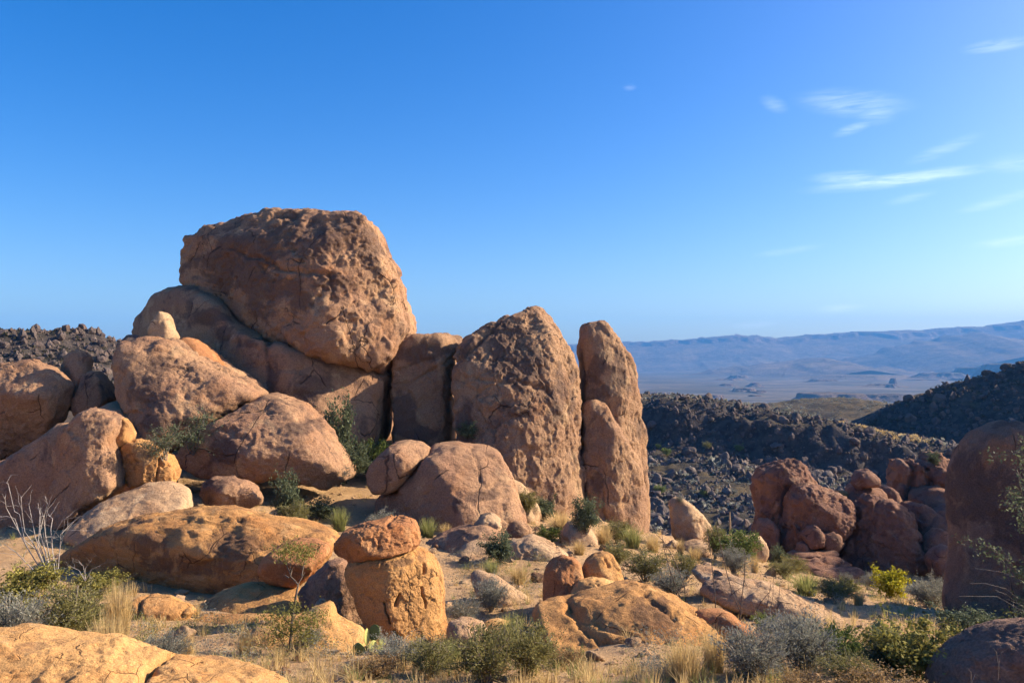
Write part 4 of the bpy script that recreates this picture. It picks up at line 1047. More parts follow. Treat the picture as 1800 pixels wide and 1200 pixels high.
def shrub_mesh(kind, seed):
    r_ = np.random.default_rng(seed)
    prm = dict(oak=(11, 7, 6500, 0.046, 0.6, 0.06, 0.0), bright=(11, 7, 6000, 0.046, 0.5, 0.06, 0.3), olive=(18, 7, 7500, 0.042, 0.36, 0.055, 0.5),
               sage=(24, 7, 7500, 0.046, 0.26, 0.055, 0.7), yellow=(9, 7, 5000, 0.055, 0.65, 0.06, 0.0), autumn=(12, 7, 6500, 0.046, 0.55, 0.055, 0.1),
               rusty_leaf=(16, 7, 6000, 0.036, 0.5, 0.05, 0.3), sparse=(9, 5, 2400, 0.036, 0.45, 0.06, 0.2))[kind]
    nm, ns, nl, ls, la, sg, up = prm
    paths, tips = [], []
    for i in range(nm):
        ph = 2 * np.pi * (i + r_.uniform(-0.4, 0.4)) / nm
        rr = 0.44 * math.sqrt(r_.uniform(0.05, 1))
        hh = (0.55 + 0.42 * math.sqrt(max(0, 1 - (rr / 0.46) ** 2))) * r_.uniform(0.72, 1.0) if kind in ('sage', 'olive', 'bright') else r_.uniform(0.38, 0.95) * (0.35 + 0.65 * math.sqrt(max(0, 1 - (rr / 0.5) ** 2)))
        tip = np.array([rr * math.cos(ph), rr * math.sin(ph), hh])
        st = np.array([r_.uniform(-0.05, 0.05), r_.uniform(-0.05, 0.05), -0.04])
        mid = st + (tip - st) * 0.45 + np.array([0, 0, 0.12 * hh])
        p = np.concatenate([wander(st, mid, 4, 0.012, r_), wander(mid, tip, 4, 0.012, r_)[1:]])
        paths.append((p, 0.011, 0.004))
        tips.append((mid, tip))
        for _ in range(ns):
            t0 = r_.uniform(0.35, 0.95)
            a = p[int(t0 * 6)]
            d = r_.normal(size=3) * np.array([0.15, 0.15, 0.11]) + np.array([math.cos(ph) * 0.05, math.sin(ph) * 0.05, 0.05])
            b = a + d
            q = math.hypot(b[0], b[1])
            if q > 0.49:
                b[:2] *= 0.49 / q
            b[2] = min(max(b[2], 0.05), 1.0)
            paths.append((wander(a, b, 3, 0.01, r_), 0.004, 0.0015))
            tips.append((a, b))
    V, F = tubes(paths, 3)
    stem = mesh_from('stems', V, F, True, M['twig' if kind in ('sage', 'olive', 'rusty_leaf', 'sparse') else 'bark'])
    w = r_.uniform(0.3, 1.6, len(tips)) * np.array([0.5 if i % (ns + 1) == 0 else 1.0 for i in range(len(tips))])
    pick = r_.choice(len(tips), nl, p=w / w.sum())
    A = np.array([t[0] for t in tips])[pick]
    B = np.array([t[1] for t in tips])[pick]
    tt = r_.uniform(0.05, 1.12, nl)[:, None]
    cent = A + (B - A) * tt + r_.normal(size=(nl, 3)) * sg * r_.uniform(0.3, 1.1, nl)[:, None]
    cent[:, 2] = np.maximum(cent[:, 2], 0.01)
    ax = None
    if kind in ('sage', 'olive', 'bright'):
        ax = (B - A) / (np.linalg.norm(B - A, axis=1)[:, None] + 1e-6)
    V, F, tone = leaves(cent, ls, la, r_, up, ax)
    matk = {'sparse': 'oak'}.get(kind, kind)
    fol = mesh_from('foliage', V, F, False, M[matk], {'tone': tone})
    return stem, fol


def blades(n, r_, spread=0.34, lean=0.35, width=0.011, base=0.10, segs=3, hmin=0.4):
    ph = r_.uniform(0, 2 * np.pi, n)
    rb = base * np.sqrt(r_.uniform(0, 1, n))
    b0 = np.stack([rb * np.cos(ph), rb * np.sin(ph), np.full(n, -0.03)], -1)
    h = r_.uniform(hmin, 1.0, n)
    ph2 = ph + r_.normal(0, 0.6, n)
    ln = np.abs(r_.normal(0, lean, n)).clip(0, 1.2)
    out = np.stack([np.cos(ph2), np.sin(ph2), np.zeros(n)], -1)
    side = np.stack([-np.sin(ph2 + r_.normal(0, 0.8, n)), np.cos(ph2), np.zeros(n)], -1)
    side /= np.linalg.norm(side, axis=1)[:, None] + 1e-9
    V = []
    for k in range(segs + 1):
        t = k / segs
        c = b0 + out * (spread * ln * t ** 1.7)[:, None] + np.array([0, 0, 1.0]) * (h * (t - 0.25 * ln * t * t))[:, None]
        w = side * width * (1 - 0.85 * t) * r_.uniform(0.7, 1.3, n)[:, None]
        V += [c - w, c + w]
    V = np.stack(V, 1)
    m = 2 * (segs + 1)
    F = []
    for k in range(segs):
        i = np.arange(n) * m + 2 * k
        F.append(np.stack([i, i + 1, i + 3, i + 2], -1))
    tone = np.repeat(np.clip(r_.normal(0.5, 0.28, n), 0, 1), m)
    return V.reshape(-1, 3), np.concatenate(F), tone


_plants = {}


def protos(kind):
    if kind not in _plants:
        out = []
        for s_ in range(2):
            if kind in ('dry', 'green_grass', 'tall'):
                r_ = np.random.default_rng(500 + s_ + hash_(kind))
                V, F, tone = blades({'dry': 420, 'green_grass': 460, 'tall': 520}[kind], r_, *({'dry': (0.5, 0.55, 0.008, 0.16), 'green_grass': (0.5, 0.6, 0.009, 0.16), 'tall': (0.34, 0.42, 0.006, 0.2)}[kind]))
                out.append((None, mesh_from('blades', V, F, False, M['dry' if kind == 'tall' else kind], {'tone': tone})))
            else:
                out.append(shrub_mesh(kind, 100 + s_ + hash_(kind)))
        _plants[kind] = out
    return _plants[kind]


def hash_(s_):
    return sum((i + 3) * ord(ch) for i, ch in enumerate(s_)) % 9973


bpy.context.view_layer.update()
DG = bpy.context.evaluated_depsgraph_get()
EYEV = Vector((0, 0, EYE))


def spot(u, v, Y=None):
    """the surface point seen at (u, v); with Y given, the surface below that point at that distance"""
    if Y is None:
        hit, loc, *_ = scene.ray_cast(DG, EYEV, px_dir(u, v), distance=90)
        if hit:
            return Vector(loc)
        Y = 40.0
    p = Vector(P(u, v, Y).tolist())
    hit, loc, *_ = scene.ray_cast(DG, p + Vector((0, 0, 0.7)), Vector((0, 0, -1)), distance=6)
    return Vector(loc) if hit else p


_pc = [0]


def plant(kind, name, label, u, v, w, h, Y=None, cat='shrub', group=None, sink=0.0):
    _pc[0] += 1
    r_ = random.Random(_pc[0] * 13)
    p = spot(u, v, Y)
    m = p.y / FPX
    stem, fol = protos(kind)[_pc[0] % 2]
    e = link(name, None, loc=(p.x, p.y, p.z - sink * h * m), rot=(0, 0, r_.uniform(0, 6.28)), scale=(w * m, w * m, h * m), label=label, cat=cat, group=group)
    if stem:
        link('stems', stem, e)
        link('foliage', fol, e)
    else:
        link('blades', fol, e)
    return e


SH = 'shrubs among the boulders'
GR = 'grass clumps among the boulders'
PL = [
    # kind, name, label, u, v, width px, height px, Y
    ('oak', 'shrub', 'dark grey-green shrub on top of the pale lower slab, against the shaded boulder', 532, 730, 66, 66, 40.5),
    ('oak', 'shrub', 'tall dark green shrub in the gully between the split slab and the fins', 592, 850, 92, 165, 38),
    ('oak', 'shrub', 'grey-green shrub between the one on the slab and the tall one in the gully', 558, 775, 76, 86, 39.6),
    ('oak', 'shrub', 'low dark shrub in the shaded hollow under the pale lower slab', 560, 900, 66, 44, 31.8),
    ('bright', 'shrub', 'brighter green shrub at the right of the gully below the dark gap', 655, 832, 74, 88, 38.5),
    ('oak', 'shrub', 'dark shrub low in the shaded gully beside the oval boulder', 622, 856, 70, 60, 36),
    ('sage', 'shrub', 'small greyish shrub filling the bottom of the shaded gully', 588, 872, 60, 40, 34),
    ('oak', 'shrub', 'slim grey-green shrub standing in front of the pale lower slab', 502, 905, 58, 105, 30.6),
    ('olive', 'shrub', 'olive shrub at the foot of the slim grey-green one, beside the egg boulder', 520, 910, 62, 52, 30),
    ('green_grass', 'grass_clump', 'green-grey tussock behind the balanced stone, left one', 597, 918, 54, 48, 30.2),
    ('sage', 'shrub', 'pale sage bush in the shade behind the balanced stone', 672, 922, 62, 40, 30),
    ('green_grass', 'grass_clump', 'green tussock right above the balanced stone', 752, 938, 52, 42, 30),
    ('dry', 'grass_clump', 'small straw tuft right of the green tussock above the balanced stone', 783, 942, 36, 34, 30),
    ('sparse', 'shrub', 'sparse twiggy shrub growing over the crack of the split slab, left side', 288, 806, 84, 80, None),
    ('sparse', 'shrub', 'sparse twiggy shrub growing over the crack of the split slab, right side', 345, 796, 110, 92, None),
    ('oak', 'shrub', 'low dark shrub in front of the squarish block, left one', 765, 785, 60, 26, 39.5),
    ('oak', 'shrub', 'low shrub at the base of the gap beside the peaked fin', 822, 788, 50, 34, 39),
    ('oak', 'shrub', 'blue-green round shrub in front of the shorter pointed fin', 1032, 936, 64, 72, None),
    ('oak', 'shrub', 'small grey-green shrub against the foot of the peaked fin', 955, 896, 50, 48, 37),
    ('olive', 'shrub', 'olive brush right of the pale sloping boulder at the foot of the fins', 928, 912, 50, 50, 35.5),
    ('bright', 'shrub', 'bright green low shrub right of the hump-backed boulder', 962, 966, 52, 44, 31),
    ('dry', 'grass_clump', 'straw coloured tuft between the small shrubs under the peaked fin', 985, 925, 60, 40, 35),
    ('dry', 'grass_clump', 'straw tuft left of the blue-green round shrub', 1003, 935, 40, 30, 34.5),
    ('oak', 'shrub', 'dark green shrub on the low slabs right of the small flat-topped stone', 878, 994, 72, 62, 26.2),
    ('green_grass', 'grass_clump', 'yellow-green tussock below the dark green shrub on the low slabs', 864, 1014, 46, 34, 24.5),
    ('dry', 'grass_clump', 'broad straw tuft on the sand left of the three clustered stones', 912, 1024, 64, 36, 23.5),
    ('dry', 'grass_clump', 'straw tuft in front of the smooth low pale slab', 1018, 962, 46, 30, 29),
    ('olive', 'shrub', 'olive brush at the foot of the shorter pointed fin', 1085, 962, 70, 46, 34),
    ('dry', 'grass_clump', 'golden tuft left of the olive brush below the pointed fin', 1062, 965, 56, 40, 33),
    ('green_grass', 'grass_clump', 'green tussock in the grass below the tallest slender fin', 1112, 968, 60, 46, 33),
    ('dry', 'grass_clump', 'golden tuft at the right foot of the tallest slender fin', 1148, 976, 50, 36, 33),
    ('olive', 'shrub', 'olive-grey shrub on the open slope below the golden tufts', 1085, 1010, 66, 50, 26),
    ('olive', 'shrub', 'wide olive shrub on the slope left of the thin wands', 1135, 1040, 90, 60, 23.5),
    ('sage', 'shrub', 'greyish bush behind the crest of the sloping slab', 1180, 1062, 90, 56, 21.5),
    ('olive', 'shrub', 'small olive shrub by the left end of the slim pale boulder', 1205, 1025, 60, 50, 24.5),
    ('dry', 'grass_clump', 'straw tuft at the left foot of the leaning shark-fin stone', 1196, 980, 26, 34, 33.5),
    ('dry', 'grass_clump', 'straw tuft in front of the leaning shark-fin stone', 1222, 984, 50, 30, 32.5),
    ('olive', 'shrub', 'yellowish olive shrub touching the right side of the leaning shark-fin stone', 1256, 965, 44, 70, 33.5),
    ('bright', 'shrub', 'large green shrub right of the leaning shark-fin stone', 1296, 984, 84, 72, 33),
    ('sage', 'shrub', 'grey bush in front of the large green shrub, above the log-like boulder', 1290, 1012, 76, 48, 27.5),
    ('dry', 'grass_clump', 'bright straw tuft right of the grey bush above the log-like boulder', 1326, 1008, 30, 36, 31),
    ('oak', 'shrub', 'small dark shrub at the left foot of the red outcrop', 1368, 1000, 40, 50, 40),
    ('olive', 'shrub', 'olive shrub on the sand left of the curved red ledges', 1398, 1022, 50, 38, 36),
    ('olive', 'shrub', 'brownish shrub above the middle of the log-like boulder', 1378, 1036, 56, 34, 31),
    ('green_grass', 'grass_clump', 'wide green tussock along the upper edge of the log-like boulder', 1418, 1062, 86, 44, 26),
    ('olive', 'shrub', 'olive shrub behind the lower end of the log-like boulder', 1470, 1082, 80, 48, 24),
    ('autumn', 'shrub', 'yellow-green shrub below the pointed pale stone on the right', 1490, 1066, 56, 36, 28),
    ('sage', 'shrub', 'dark little shrub alone on the red sand', 1487, 1028, 30, 26, 38),
    ('yellow', 'shrub', 'vivid yellow bush on the slope below the red outcrop', 1567, 1050, 62, 66, None),
    ('sage', 'shrub', 'grey-green bush on the left of the vivid yellow bush', 1535, 1030, 44, 34, 38),
    ('sage', 'shrub', 'pale grey-green shrub at the foot of the shaded tower', 1648, 1030, 60, 52, 36),
    ('sage', 'shrub', 'brown-grey brush right below the vivid yellow bush', 1630, 1066, 80, 50, 27),
    ('dry', 'grass_clump', 'straw tuft left of the pointed pale stone on the right', 1510, 1086, 40, 34, 24),
    ('oak', 'shrub', 'tiny dark shrub on top of the split red tower', 1640, 815, 26, 26, 51.2),
    ('olive', 'shrub', 'small green shrub on the rocks behind the bulging brown boulder', 1472, 868, 22, 18, 49.5),
    # left foreground
    ('autumn', 'shrub', 'yellow-green leafy shrub at the left edge below the bare twigs', 40, 1042, 130, 100, 17.4),
    ('autumn', 'shrub', 'yellow-green leafy shrub against the left end of the long rock', 172, 985, 92, 56, 20.5),
    ('sage', 'shrub', 'grey-green bush at the far left above the golden slab', 20, 1112, 150, 100, 13.2),
    ('olive', 'shrub', 'dark olive bush right of the grey-green one above the golden slab', 120, 1112, 130, 110, 14),
    ('olive', 'shrub', 'small olive bush between the dark olive one and the tall dry grass', 160, 1090, 60, 50, 15.5),
    ('tall', 'grass_clump', 'tall straw-gold dry grass standing in front of the long rock', 208, 1090, 90, 108, 15.4),
    ('tall', 'grass_clump', 'shorter straw-gold dry grass in front of the tall one', 190, 1124, 120, 86, 13),
    ('tall', 'grass_clump', 'thin straw grass growing along the crest of the golden slab', 110, 1122, 100, 52, 12.2),
    ('sage', 'shrub', 'round grey-green bush behind the rear half of the golden slab', 290, 1156, 98, 66, 12.6),
    ('dry', 'grass_clump', 'straw tuft on the right side of the round grey-green bush', 330, 1150, 46, 60, 13),
    ('dry', 'grass_clump', 'thin straw tuft on bare ground left of the small mesquite', 430, 1150, 50, 50, 14),
    ('dry', 'grass_clump', 'thin straw tuft beside the low brown dome', 345, 1085, 30, 30, 18),
    ('sage', 'shrub', 'dry grey bush at the base of the small mesquite', 545, 1150, 60, 34, 14.8),
    # bottom centre
    ('sage', 'shrub', 'grey brush right of the prickly pear, under the pedestal boulder', 700, 1180, 110, 52, 13.4),
    ('rusty_leaf', 'shrub', 'brown dead brush along the bottom below the prickly pear', 655, 1205, 100, 50, 12.4),
    ('olive', 'shrub', 'grey-olive brush right below the pedestal boulder', 760, 1200, 110, 70, 12.6),
    ('green_grass', 'grass_clump', 'wispy green tussock in front of the round pale boulder', 800, 1178, 80, 60, 13.2),
    ('olive', 'shrub', 'big yellow-olive bush at the bottom centre, left half', 852, 1215, 140, 110, 11.8),
    ('olive', 'shrub', 'big yellow-olive bush at the bottom centre, right half', 930, 1205, 130, 110, 12.2),
    ('green_grass', 'grass_clump', 'spiky green stems behind the big yellow-olive bush', 900, 1110, 70, 60, 16.2),
    ('sage', 'shrub', 'grey dead stems across the pale wedge shaped slab', 862, 1062, 80, 62, 19.6),
    ('sage', 'shrub', 'grey brush in the hollow right of the pedestal boulder', 815, 1080, 70, 50, 18.4),
    ('rusty_leaf', 'shrub', 'brown dry brush below the left end of the sloping slab', 985, 1180, 80, 50, 13.4),
    # bottom right
    ('tall', 'grass_clump', 'orange-gold dry grass at the bottom of the sloping slab, left clump', 1205, 1205, 110, 90, 12),
    ('tall', 'grass_clump', 'orange-gold dry grass at the bottom of the sloping slab, right clump', 1255, 1190, 80, 90, 12.8),
    ('sage', 'shrub', 'wide silver-grey bush at the bottom right, left part', 1325, 1195, 150, 96, 12.2),
    ('sage', 'shrub', 'wide silver-grey bush at the bottom right, middle part', 1410, 1185, 150, 104, 12.8),
    ('sage', 'shrub', 'wide silver-grey bush at the bottom right, upper part under the log', 1390, 1135, 120, 64, 15.2),
    ('bright', 'shrub', 'yellow-green upright shrub under the middle of the log-like boulder', 1343, 1112, 44, 44, 16.8),
    ('bright', 'shrub', 'green shrub right of the silver-grey bush', 1480, 1165, 100, 84, 13.6),
    ('rusty_leaf', 'shrub', 'brown flowering brush along the bottom edge, left one', 1418, 1218, 110, 62, 11.2),
    ('rusty_leaf', 'shrub', 'brown flowering brush along the bottom edge, right one', 1545, 1225, 150, 70, 11),
    ('olive', 'shrub', 'olive shrub between the two brown flowering brushes', 1490, 1215, 100, 72, 11.6),
    ('autumn', 'shrub', 'leafy shrub with a yellowing top left of the shaded corner boulder', 1610, 1195, 170, 130, 12.4),
    ('oak', 'shrub', 'dark leafy shrub below the yellowing one, beside the corner boulder', 1560, 1190, 120, 100, 12.8),
    ('autumn', 'shrub', 'yellow-topped leafy shrub behind the corner boulder, left of two', 1715, 1140, 130, 82, 14),
    ('autumn', 'shrub', 'yellow-topped leafy shrub behind the corner boulder, at the frame edge', 1800, 1135, 150, 90, 13.6),
    ('oak', 'shrub', 'dark shrub in the shade at the foot of the tall tower', 1700, 1110, 120, 60, 18),
    ('sparse', 'shrub', 'thin dark shrub in front of the tower near the frame edge', 1790, 1080, 110, 90, 16),
]
for a in PL:
    kind, nm, lab, u, v, w, h, Y = a
    plant(kind, nm, lab, u, v, w, h, Y, cat='grass clump' if nm == 'grass_clump' else 'shrub', group=GR if nm == 'grass_clump' else SH)

# leafy tree at the right edge
r_ = np.random.default_rng(77)
tb = spot(1868, 1120, 15.0)
tree = link('tree', None, loc=tb, label='dark leafy tree reaching in from the right edge before the tower', cat='tree')
tp, tl = [], []
top = np.array([-0.15, 0, 3.9])
tp.append((wander(np.array([0, 0, -0.3]), np.array([0.05, 0.05, 1.3]), 5, 0.04, r_), 0.09, 0.06))
for i in range(16):
    hgt = r_.uniform(0.7, 4.2)
    ph = r_.uniform(0, 2 * np.pi)
    rr = r_.uniform(0.45, 1.12) * (1.1 - 0.4 * abs(hgt - 2.3) / 2.2)
    a = np.array([0.05, 0.05, min(1.25, hgt * 0.5)])
    b = np.array([rr * math.cos(ph) - 0.1, rr * math.sin(ph), hgt])
    pth = wander(a, b, 5, 0.07, r_)
    tp.append((pth, 0.035, 0.008))
    for _ in range(7):
        s_ = pth[r_.integers(2, 5)]
        e_ = s_ + r_.normal(size=3) * np.array([0.28, 0.28, 0.2])
        tp.append((wander(s_, e_, 3, 0.02, r_), 0.009, 0.003))
        tl.append((s_, e_))
V, F = tubes(tp, 5)
link('trunk', mesh_from('trunk', V, F, True, M['bark']), tree)
pick = r_.integers(0, len(tl), 5200)
A = np.array([t[0] for t in tl])[pick]; B = np.array([t[1] for t in tl])[pick]
cen = A + (B - A) * r_.uniform(0.2, 1.15, 5200)[:, None] + r_.normal(size=(5200, 3)) * 0.075
V, F, tone = leaves(cen, 0.07, 0.5, r_, 0.1)
link('crown', mesh_from('crown', V, F, False, M['oak'], {'tone': tone}), tree)


def px_paths(pls, Y, org, r_, jit=0.0, dj=0.0):
    """polylines in photo pixels at distance Y, as points relative to org, each stem drifting a little in depth"""
    out = []
    for pl in pls:
        dy = r_.uniform(-dj, dj)
        n = len(pl)
        q = np.array([P(c[0], c[1], Y)[:] for c in pl])
        q[:, 1] += dy * np.linspace(0, 1, n) + r_.normal(size=n) * jit
        out.append(q - np.array(org))
    return out


def stem_plant(name, label, cat, pls, Y, r0, r1, mat, base, dj=0.25, part='stem', group=None, forks=0):
    r_ = np.random.default_rng(hash_(label))
    org = P(base[0], base[1], Y)
    e = link(name, None, loc=org, label=label, cat=cat, group=group)
    for q in px_paths(pls, Y, org, r_, 0.012, dj):
        side = []
        if forks:
            for _ in range(forks):
                k = r_.integers(1, len(q) - 1)
                a = q[k] + (q[k + 1] - q[k]) * r_.uniform(0, 1)
                dr = (q[k + 1] - q[k]) / (np.linalg.norm(q[k + 1] - q[k]) + 1e-6) + r_.normal(size=3) * 0.7
                ln = r_.uniform(0.08, 0.28)
                side.append((wander(a, a + dr * ln, 4, 0.012, r_), r1 * 0.8, r1 * 0.35))
        V, F = tubes([(q, r0, r1)] + side, 5)
        link(part, mesh_from(part, V, F, True, M[mat]), e)
    return e


stem_plant('bare_shrub', 'bare bleached shrub with forking white twigs at the left edge', 'shrub', [
    [(92, 1030), (62, 965), (40, 950), (30, 905), (20, 900), (8, 852), (5, 850), (11, 836)], [(90, 1030), (58, 970), (38, 925), (24, 888), (27, 868)], [(92, 1030), (48, 960), (38, 935), (30, 910), (18, 905), (7, 906)],
    [(94, 1030), (58, 955), (40, 935), (34, 905), (31, 873)], [(95, 1030), (62, 945), (55, 915), (48, 885)], [(95, 1030), (63, 965), (62, 935), (60, 900), (70, 882)], [(96, 1030), (66, 950), (68, 910), (62, 885)],
    [(97, 1030), (72, 935), (80, 905), (88, 893), (92, 890)], [(97, 1030), (85, 940), (88, 905), (100, 880), (101, 865)], [(98, 1030), (88, 930), (90, 912), (78, 906)], [(99, 1030), (95, 955), (100, 940), (120, 910), (130, 905)],
    [(100, 1030), (103, 955), (104, 940), (122, 920), (128, 915), (135, 908)], [(100, 1030), (102, 975), (105, 955), (118, 930), (130, 915)], [(100, 1030), (110, 985), (117, 966)], [(88, 1030), (40, 990), (18, 975), (-10, 962)], [(98, 1030), (76, 960), (77, 945), (80, 946)]],
    18.2, 0.012, 0.005, 'bark_grey', (95, 1030), 0.5, forks=5)
stem_plant('bare_shrub', 'small pale leafless twigs in the shade at the left end of the long rock', 'shrub', [
    [(150, 1020), (142, 1000), (125, 990)], [(150, 1020), (150, 998), (160, 985)], [(150, 1020), (158, 1008), (165, 1015)], [(150, 1020), (140, 1010), (110, 1014)], [(150, 1018), (146, 995), (138, 985)], [(150, 1020), (160, 1000), (172, 996)]],
    19.6, 0.008, 0.003, 'bark_grey', (150, 1020), 0.2, forks=3)
# ocotillo-like dark wands on the right
WG = 'thin dark wands on the right slope'
stem_plant('ocotillo', 'single dark wand rising in front of the left end of the log-like boulder', 'ocotillo', [[(1258, 1072), (1257, 1045), (1253, 1010), (1250, 975), (1247, 950), (1244, 930)]], 18.4, 0.013, 0.006, 'bark', (1258, 1072), 0.1, group=WG)
stem_plant('ocotillo', 'forked dark wands rising in a V in front of the log-like boulder', 'ocotillo', [[(1302, 1090), (1300, 1072), (1287, 1040), (1277, 1005), (1268, 965), (1262, 935), (1256, 915)], [(1302, 1080), (1303, 1060), (1309, 1015), (1311, 975), (1308, 965)]], 17.9, 0.014, 0.006, 'bark', (1302, 1090), 0.1, group=WG)
stem_plant('ocotillo', 'thin dark wands leaning left above the greyish bush', 'ocotillo', [[(1205, 1055), (1203, 1030), (1192, 1000), (1178, 970), (1166, 950), (1153, 938)], [(1196, 1050), (1188, 1030), (1176, 995), (1168, 965), (1164, 935)], [(1182, 1045), (1180, 1010), (1175, 985)]], 21.0, 0.014, 0.006, 'bark', (1200, 1056), 0.2, group=WG)
stem_plant('ocotillo', 'cluster of four short dark stems against the lit face of the log-like boulder', 'ocotillo', [[(1330, 1075), (1336, 1058), (1350, 1040), (1357, 1028), (1358, 1012)], [(1345, 1078), (1352, 1050), (1357, 1025)], [(1353, 1078), (1360, 1050), (1362, 1030)], [(1362, 1078), (1370, 1052), (1371, 1030)]], 17.6, 0.008, 0.004, 'bark', (1348, 1078), 0.1, group=WG)
stem_plant('flower_stalk', 'dry upright agave stalk behind the large green shrub', 'agave stalk', [[(1284, 955), (1284, 930), (1283, 900)]], 35, 0.06, 0.03, 'stalk', (1284, 955), 0.02)
stem_plant('dead_branch', 'pale arching dead stems across the foot of the shaded tower', 'branch', [[(1850, 1100), (1800, 1060), (1770, 1035), (1735, 1026), (1705, 1025)], [(1850, 1100), (1790, 1062), (1760, 1040), (1735, 1030)], [(1850, 1100), (1800, 1075), (1745, 1044), (1700, 1042), (1672, 1040)], [(1850, 1100), (1810, 1030), (1785, 1000), (1775, 975)], [(1850, 1100), (1810, 1070), (1765, 1050)], [(1850, 1100), (1830, 1030), (1760, 1005), (1715, 999)]], 16.4, 0.006, 0.003, 'twig', (1850, 1100), 0.3)
stem_plant('dead_branch', 'small pale forked dead twigs before the dark face of the corner boulder', 'branch', [[(1755, 1195), (1754, 1165), (1757, 1145), (1775, 1130)], [(1755, 1165), (1750, 1145), (1742, 1135)], [(1708, 1200), (1706, 1180), (1698, 1170)], [(1708, 1200), (1715, 1185), (1722, 1188)]], 10.4, 0.005, 0.002, 'twig', (1755, 1200), 0.05)

# small mesquite with a bare middle
r_ = np.random.default_rng(5)
Ym = 14.3
mo = P(510, 1146, Ym)
ms = link('mesquite', None, loc=mo, label='small thin-trunked mesquite with foliage at its foot and a leafy top, left of the prickly pear', cat='tree')
ms['label'] = 'small thin-trunked mesquite with leafy foot and leafy top left of the prickly pear'
q = px_paths([[(508, 1150), (511, 1115), (513, 1085), (518, 1050), (522, 1030), (516, 1022), (508, 1015), (509, 1005)], [(522, 1030), (528, 1018), (531, 1010)], [(512, 1100), (495, 1085), (475, 1075)], [(512, 1110), (535, 1095), (558, 1080)], [(511, 1120), (490, 1105), (478, 1095)], [(512, 1095), (522, 1075)],
              [(508, 1015), (500, 1012), (493, 1018)], [(509, 1008), (512, 985), (508, 970)], [(531, 1010), (534, 985), (538, 968)], [(509, 1008), (522, 985), (525, 965)], [(509, 1005), (500, 990), (492, 993)], [(508, 1146), (495, 1120), (485, 1110)], [(510, 1146), (530, 1120), (548, 1108)]], Ym, mo, r_, 0.015, 0.2)
V, F = tubes([(q[0], 0.028, 0.012)] + [(x_, 0.012, 0.005) for x_ in q[1:]], 5)
link('trunk', mesh_from('trunk', V, F, True, M['bark']), ms)
C_ = []
for (u, v, ru, rv, n) in [(512, 967, 24, 14, 700), (540, 974, 16, 12, 380), (495, 975, 12, 8, 140), (482, 1082, 22, 12, 380), (500, 1100, 26, 14, 420), (548, 1085, 24, 16, 520), (525, 1105, 26, 14, 460), (517, 1065, 8, 10, 120), (540, 1120, 20, 10, 260), (490, 1120, 16, 10, 200)]:
    c_ = P(u, v, Ym) - mo
    k_ = Ym / FPX
    C_.append(c_ + r_.normal(size=(n, 3)) * np.array([ru * k_ * 0.6, 0.16, rv * k_ * 0.6]))
V, F, tone = leaves(np.concatenate(C_), 0.046, 0.45, r_, 0.2)
link('crown', mesh_from('crown', V, F, False, M['autumn'], {'tone': tone}), ms)


# prickly pears: flat oval pads
def pad_mesh(mat, seed):
    v, f = ico(4)
    v = v.copy()
    r = 1 - 0.22 * np.clip(-v[:, 2], 0, 1) ** 1.5
    q = v * np.array([1, 0.17, 1]) * 0.5
    q[:, 0] *= r
    q += fbm(v * 1.8 + seed, 3)[:, None] * 0.03 * v
    # rows of small bumps
    q += v * (0.014 * np.clip(np.sin(v[:, 0:1] * 15) * np.sin(v[:, 2:3] * 15) - 0.45, 0, 1)) * np.array([0.3, 1, 0.3])
    return mesh_from('pad', q, f, True, mat)


M['cactus_shaded'] = plain_mat('cactus_skin_shaded', (0.022, 0.034, 0.024), (0.04, 0.055, 0.035), 20)  # skin colour darkened to stand for the shade on these pads
PADS = [pad_mesh(M['cactus'], 1.0), pad_mesh(M['cactus_young'], 2.0), pad_mesh(M['cactus_shaded'], 3.0)]


def prickly(label, Y, base, pads):
    org = P(base[0], base[1], Y)
    e = link('prickly_pear', None, loc=org, label=label, cat='cactus', group='prickly pears')
    for (u, v, w, h, yaw, roll, dy, young) in pads:
        c_ = P(u, v, Y) - org
        k_ = Y / FPX
        link('pad', PADS[young], e, loc=(c_[0], dy, c_[2]), rot=(0, rad(roll), rad(yaw)), scale=(w * k_, w * k_ * 1.0, h * k_))


prickly('prickly pear with sunlit yellow-green pads in front of the pedestal boulder', 14.6, (650, 1162),
        [(657, 1113, 21, 30, -12, 12, 0.05, 0), (645, 1119, 17, 30, 62, -4, 0.0, 1), (656, 1134, 17, 22, 40, 8, -0.06, 1), (633, 1140, 20, 24, -10, -6, -0.08, 0), (629, 1148, 24, 36, 25, -3, 0.03, 1), (672, 1128, 14, 16, 35, 22, 0.0, 1), (645, 1150, 24, 30, 10, 0, 0.05, 0), (664, 1150, 22, 28, 30, 6, 0.08, 1)])
prickly('prickly pear with two dark round pads in the shade at the bottom right', 12.7, (1593, 1215),
        [(1597, 1131, 25, 28, -15, 8, -0.05, 2), (1591, 1163, 36, 40, -8, -6, -0.05, 2), (1600, 1195, 30, 36, 5, 4, 0.0, 2)])

# yucca rosette
r_ = np.random.default_rng(9)
yb = spot(1622, 1018, 36.5)
V, F, tone = blades(150, r_, 0.75, 0.9, 0.03, 0.08, 3, 0.6)
yu = link('yucca', None, loc=yb, scale=(1.3, 1.3, 1.15), label='spiky yucca rosette between the yellow bush and the shaded tower', cat='yucca')
link('leaves', mesh_from('leaves', V, F, False, M['sage'], {'tone': tone}), yu)
for i, (u, v, w, h, Y, lab) in enumerate([(1500, 1070, 34, 38, 27, 'pointed pale stone on the slope below the vivid yellow bush')]):
    rock('pt%d' % i, 'stone', lab, [(u - w, v + 22), (u - w * 0.6, v), (u - 2, v - h * 0.75), (u + 8, v - h * 0.7), (u + w * 0.6, v - 4), (u + w, v + 20), (u, v + 30)], Y, 'orange', T=0.4, lvl=4, cat='stone')

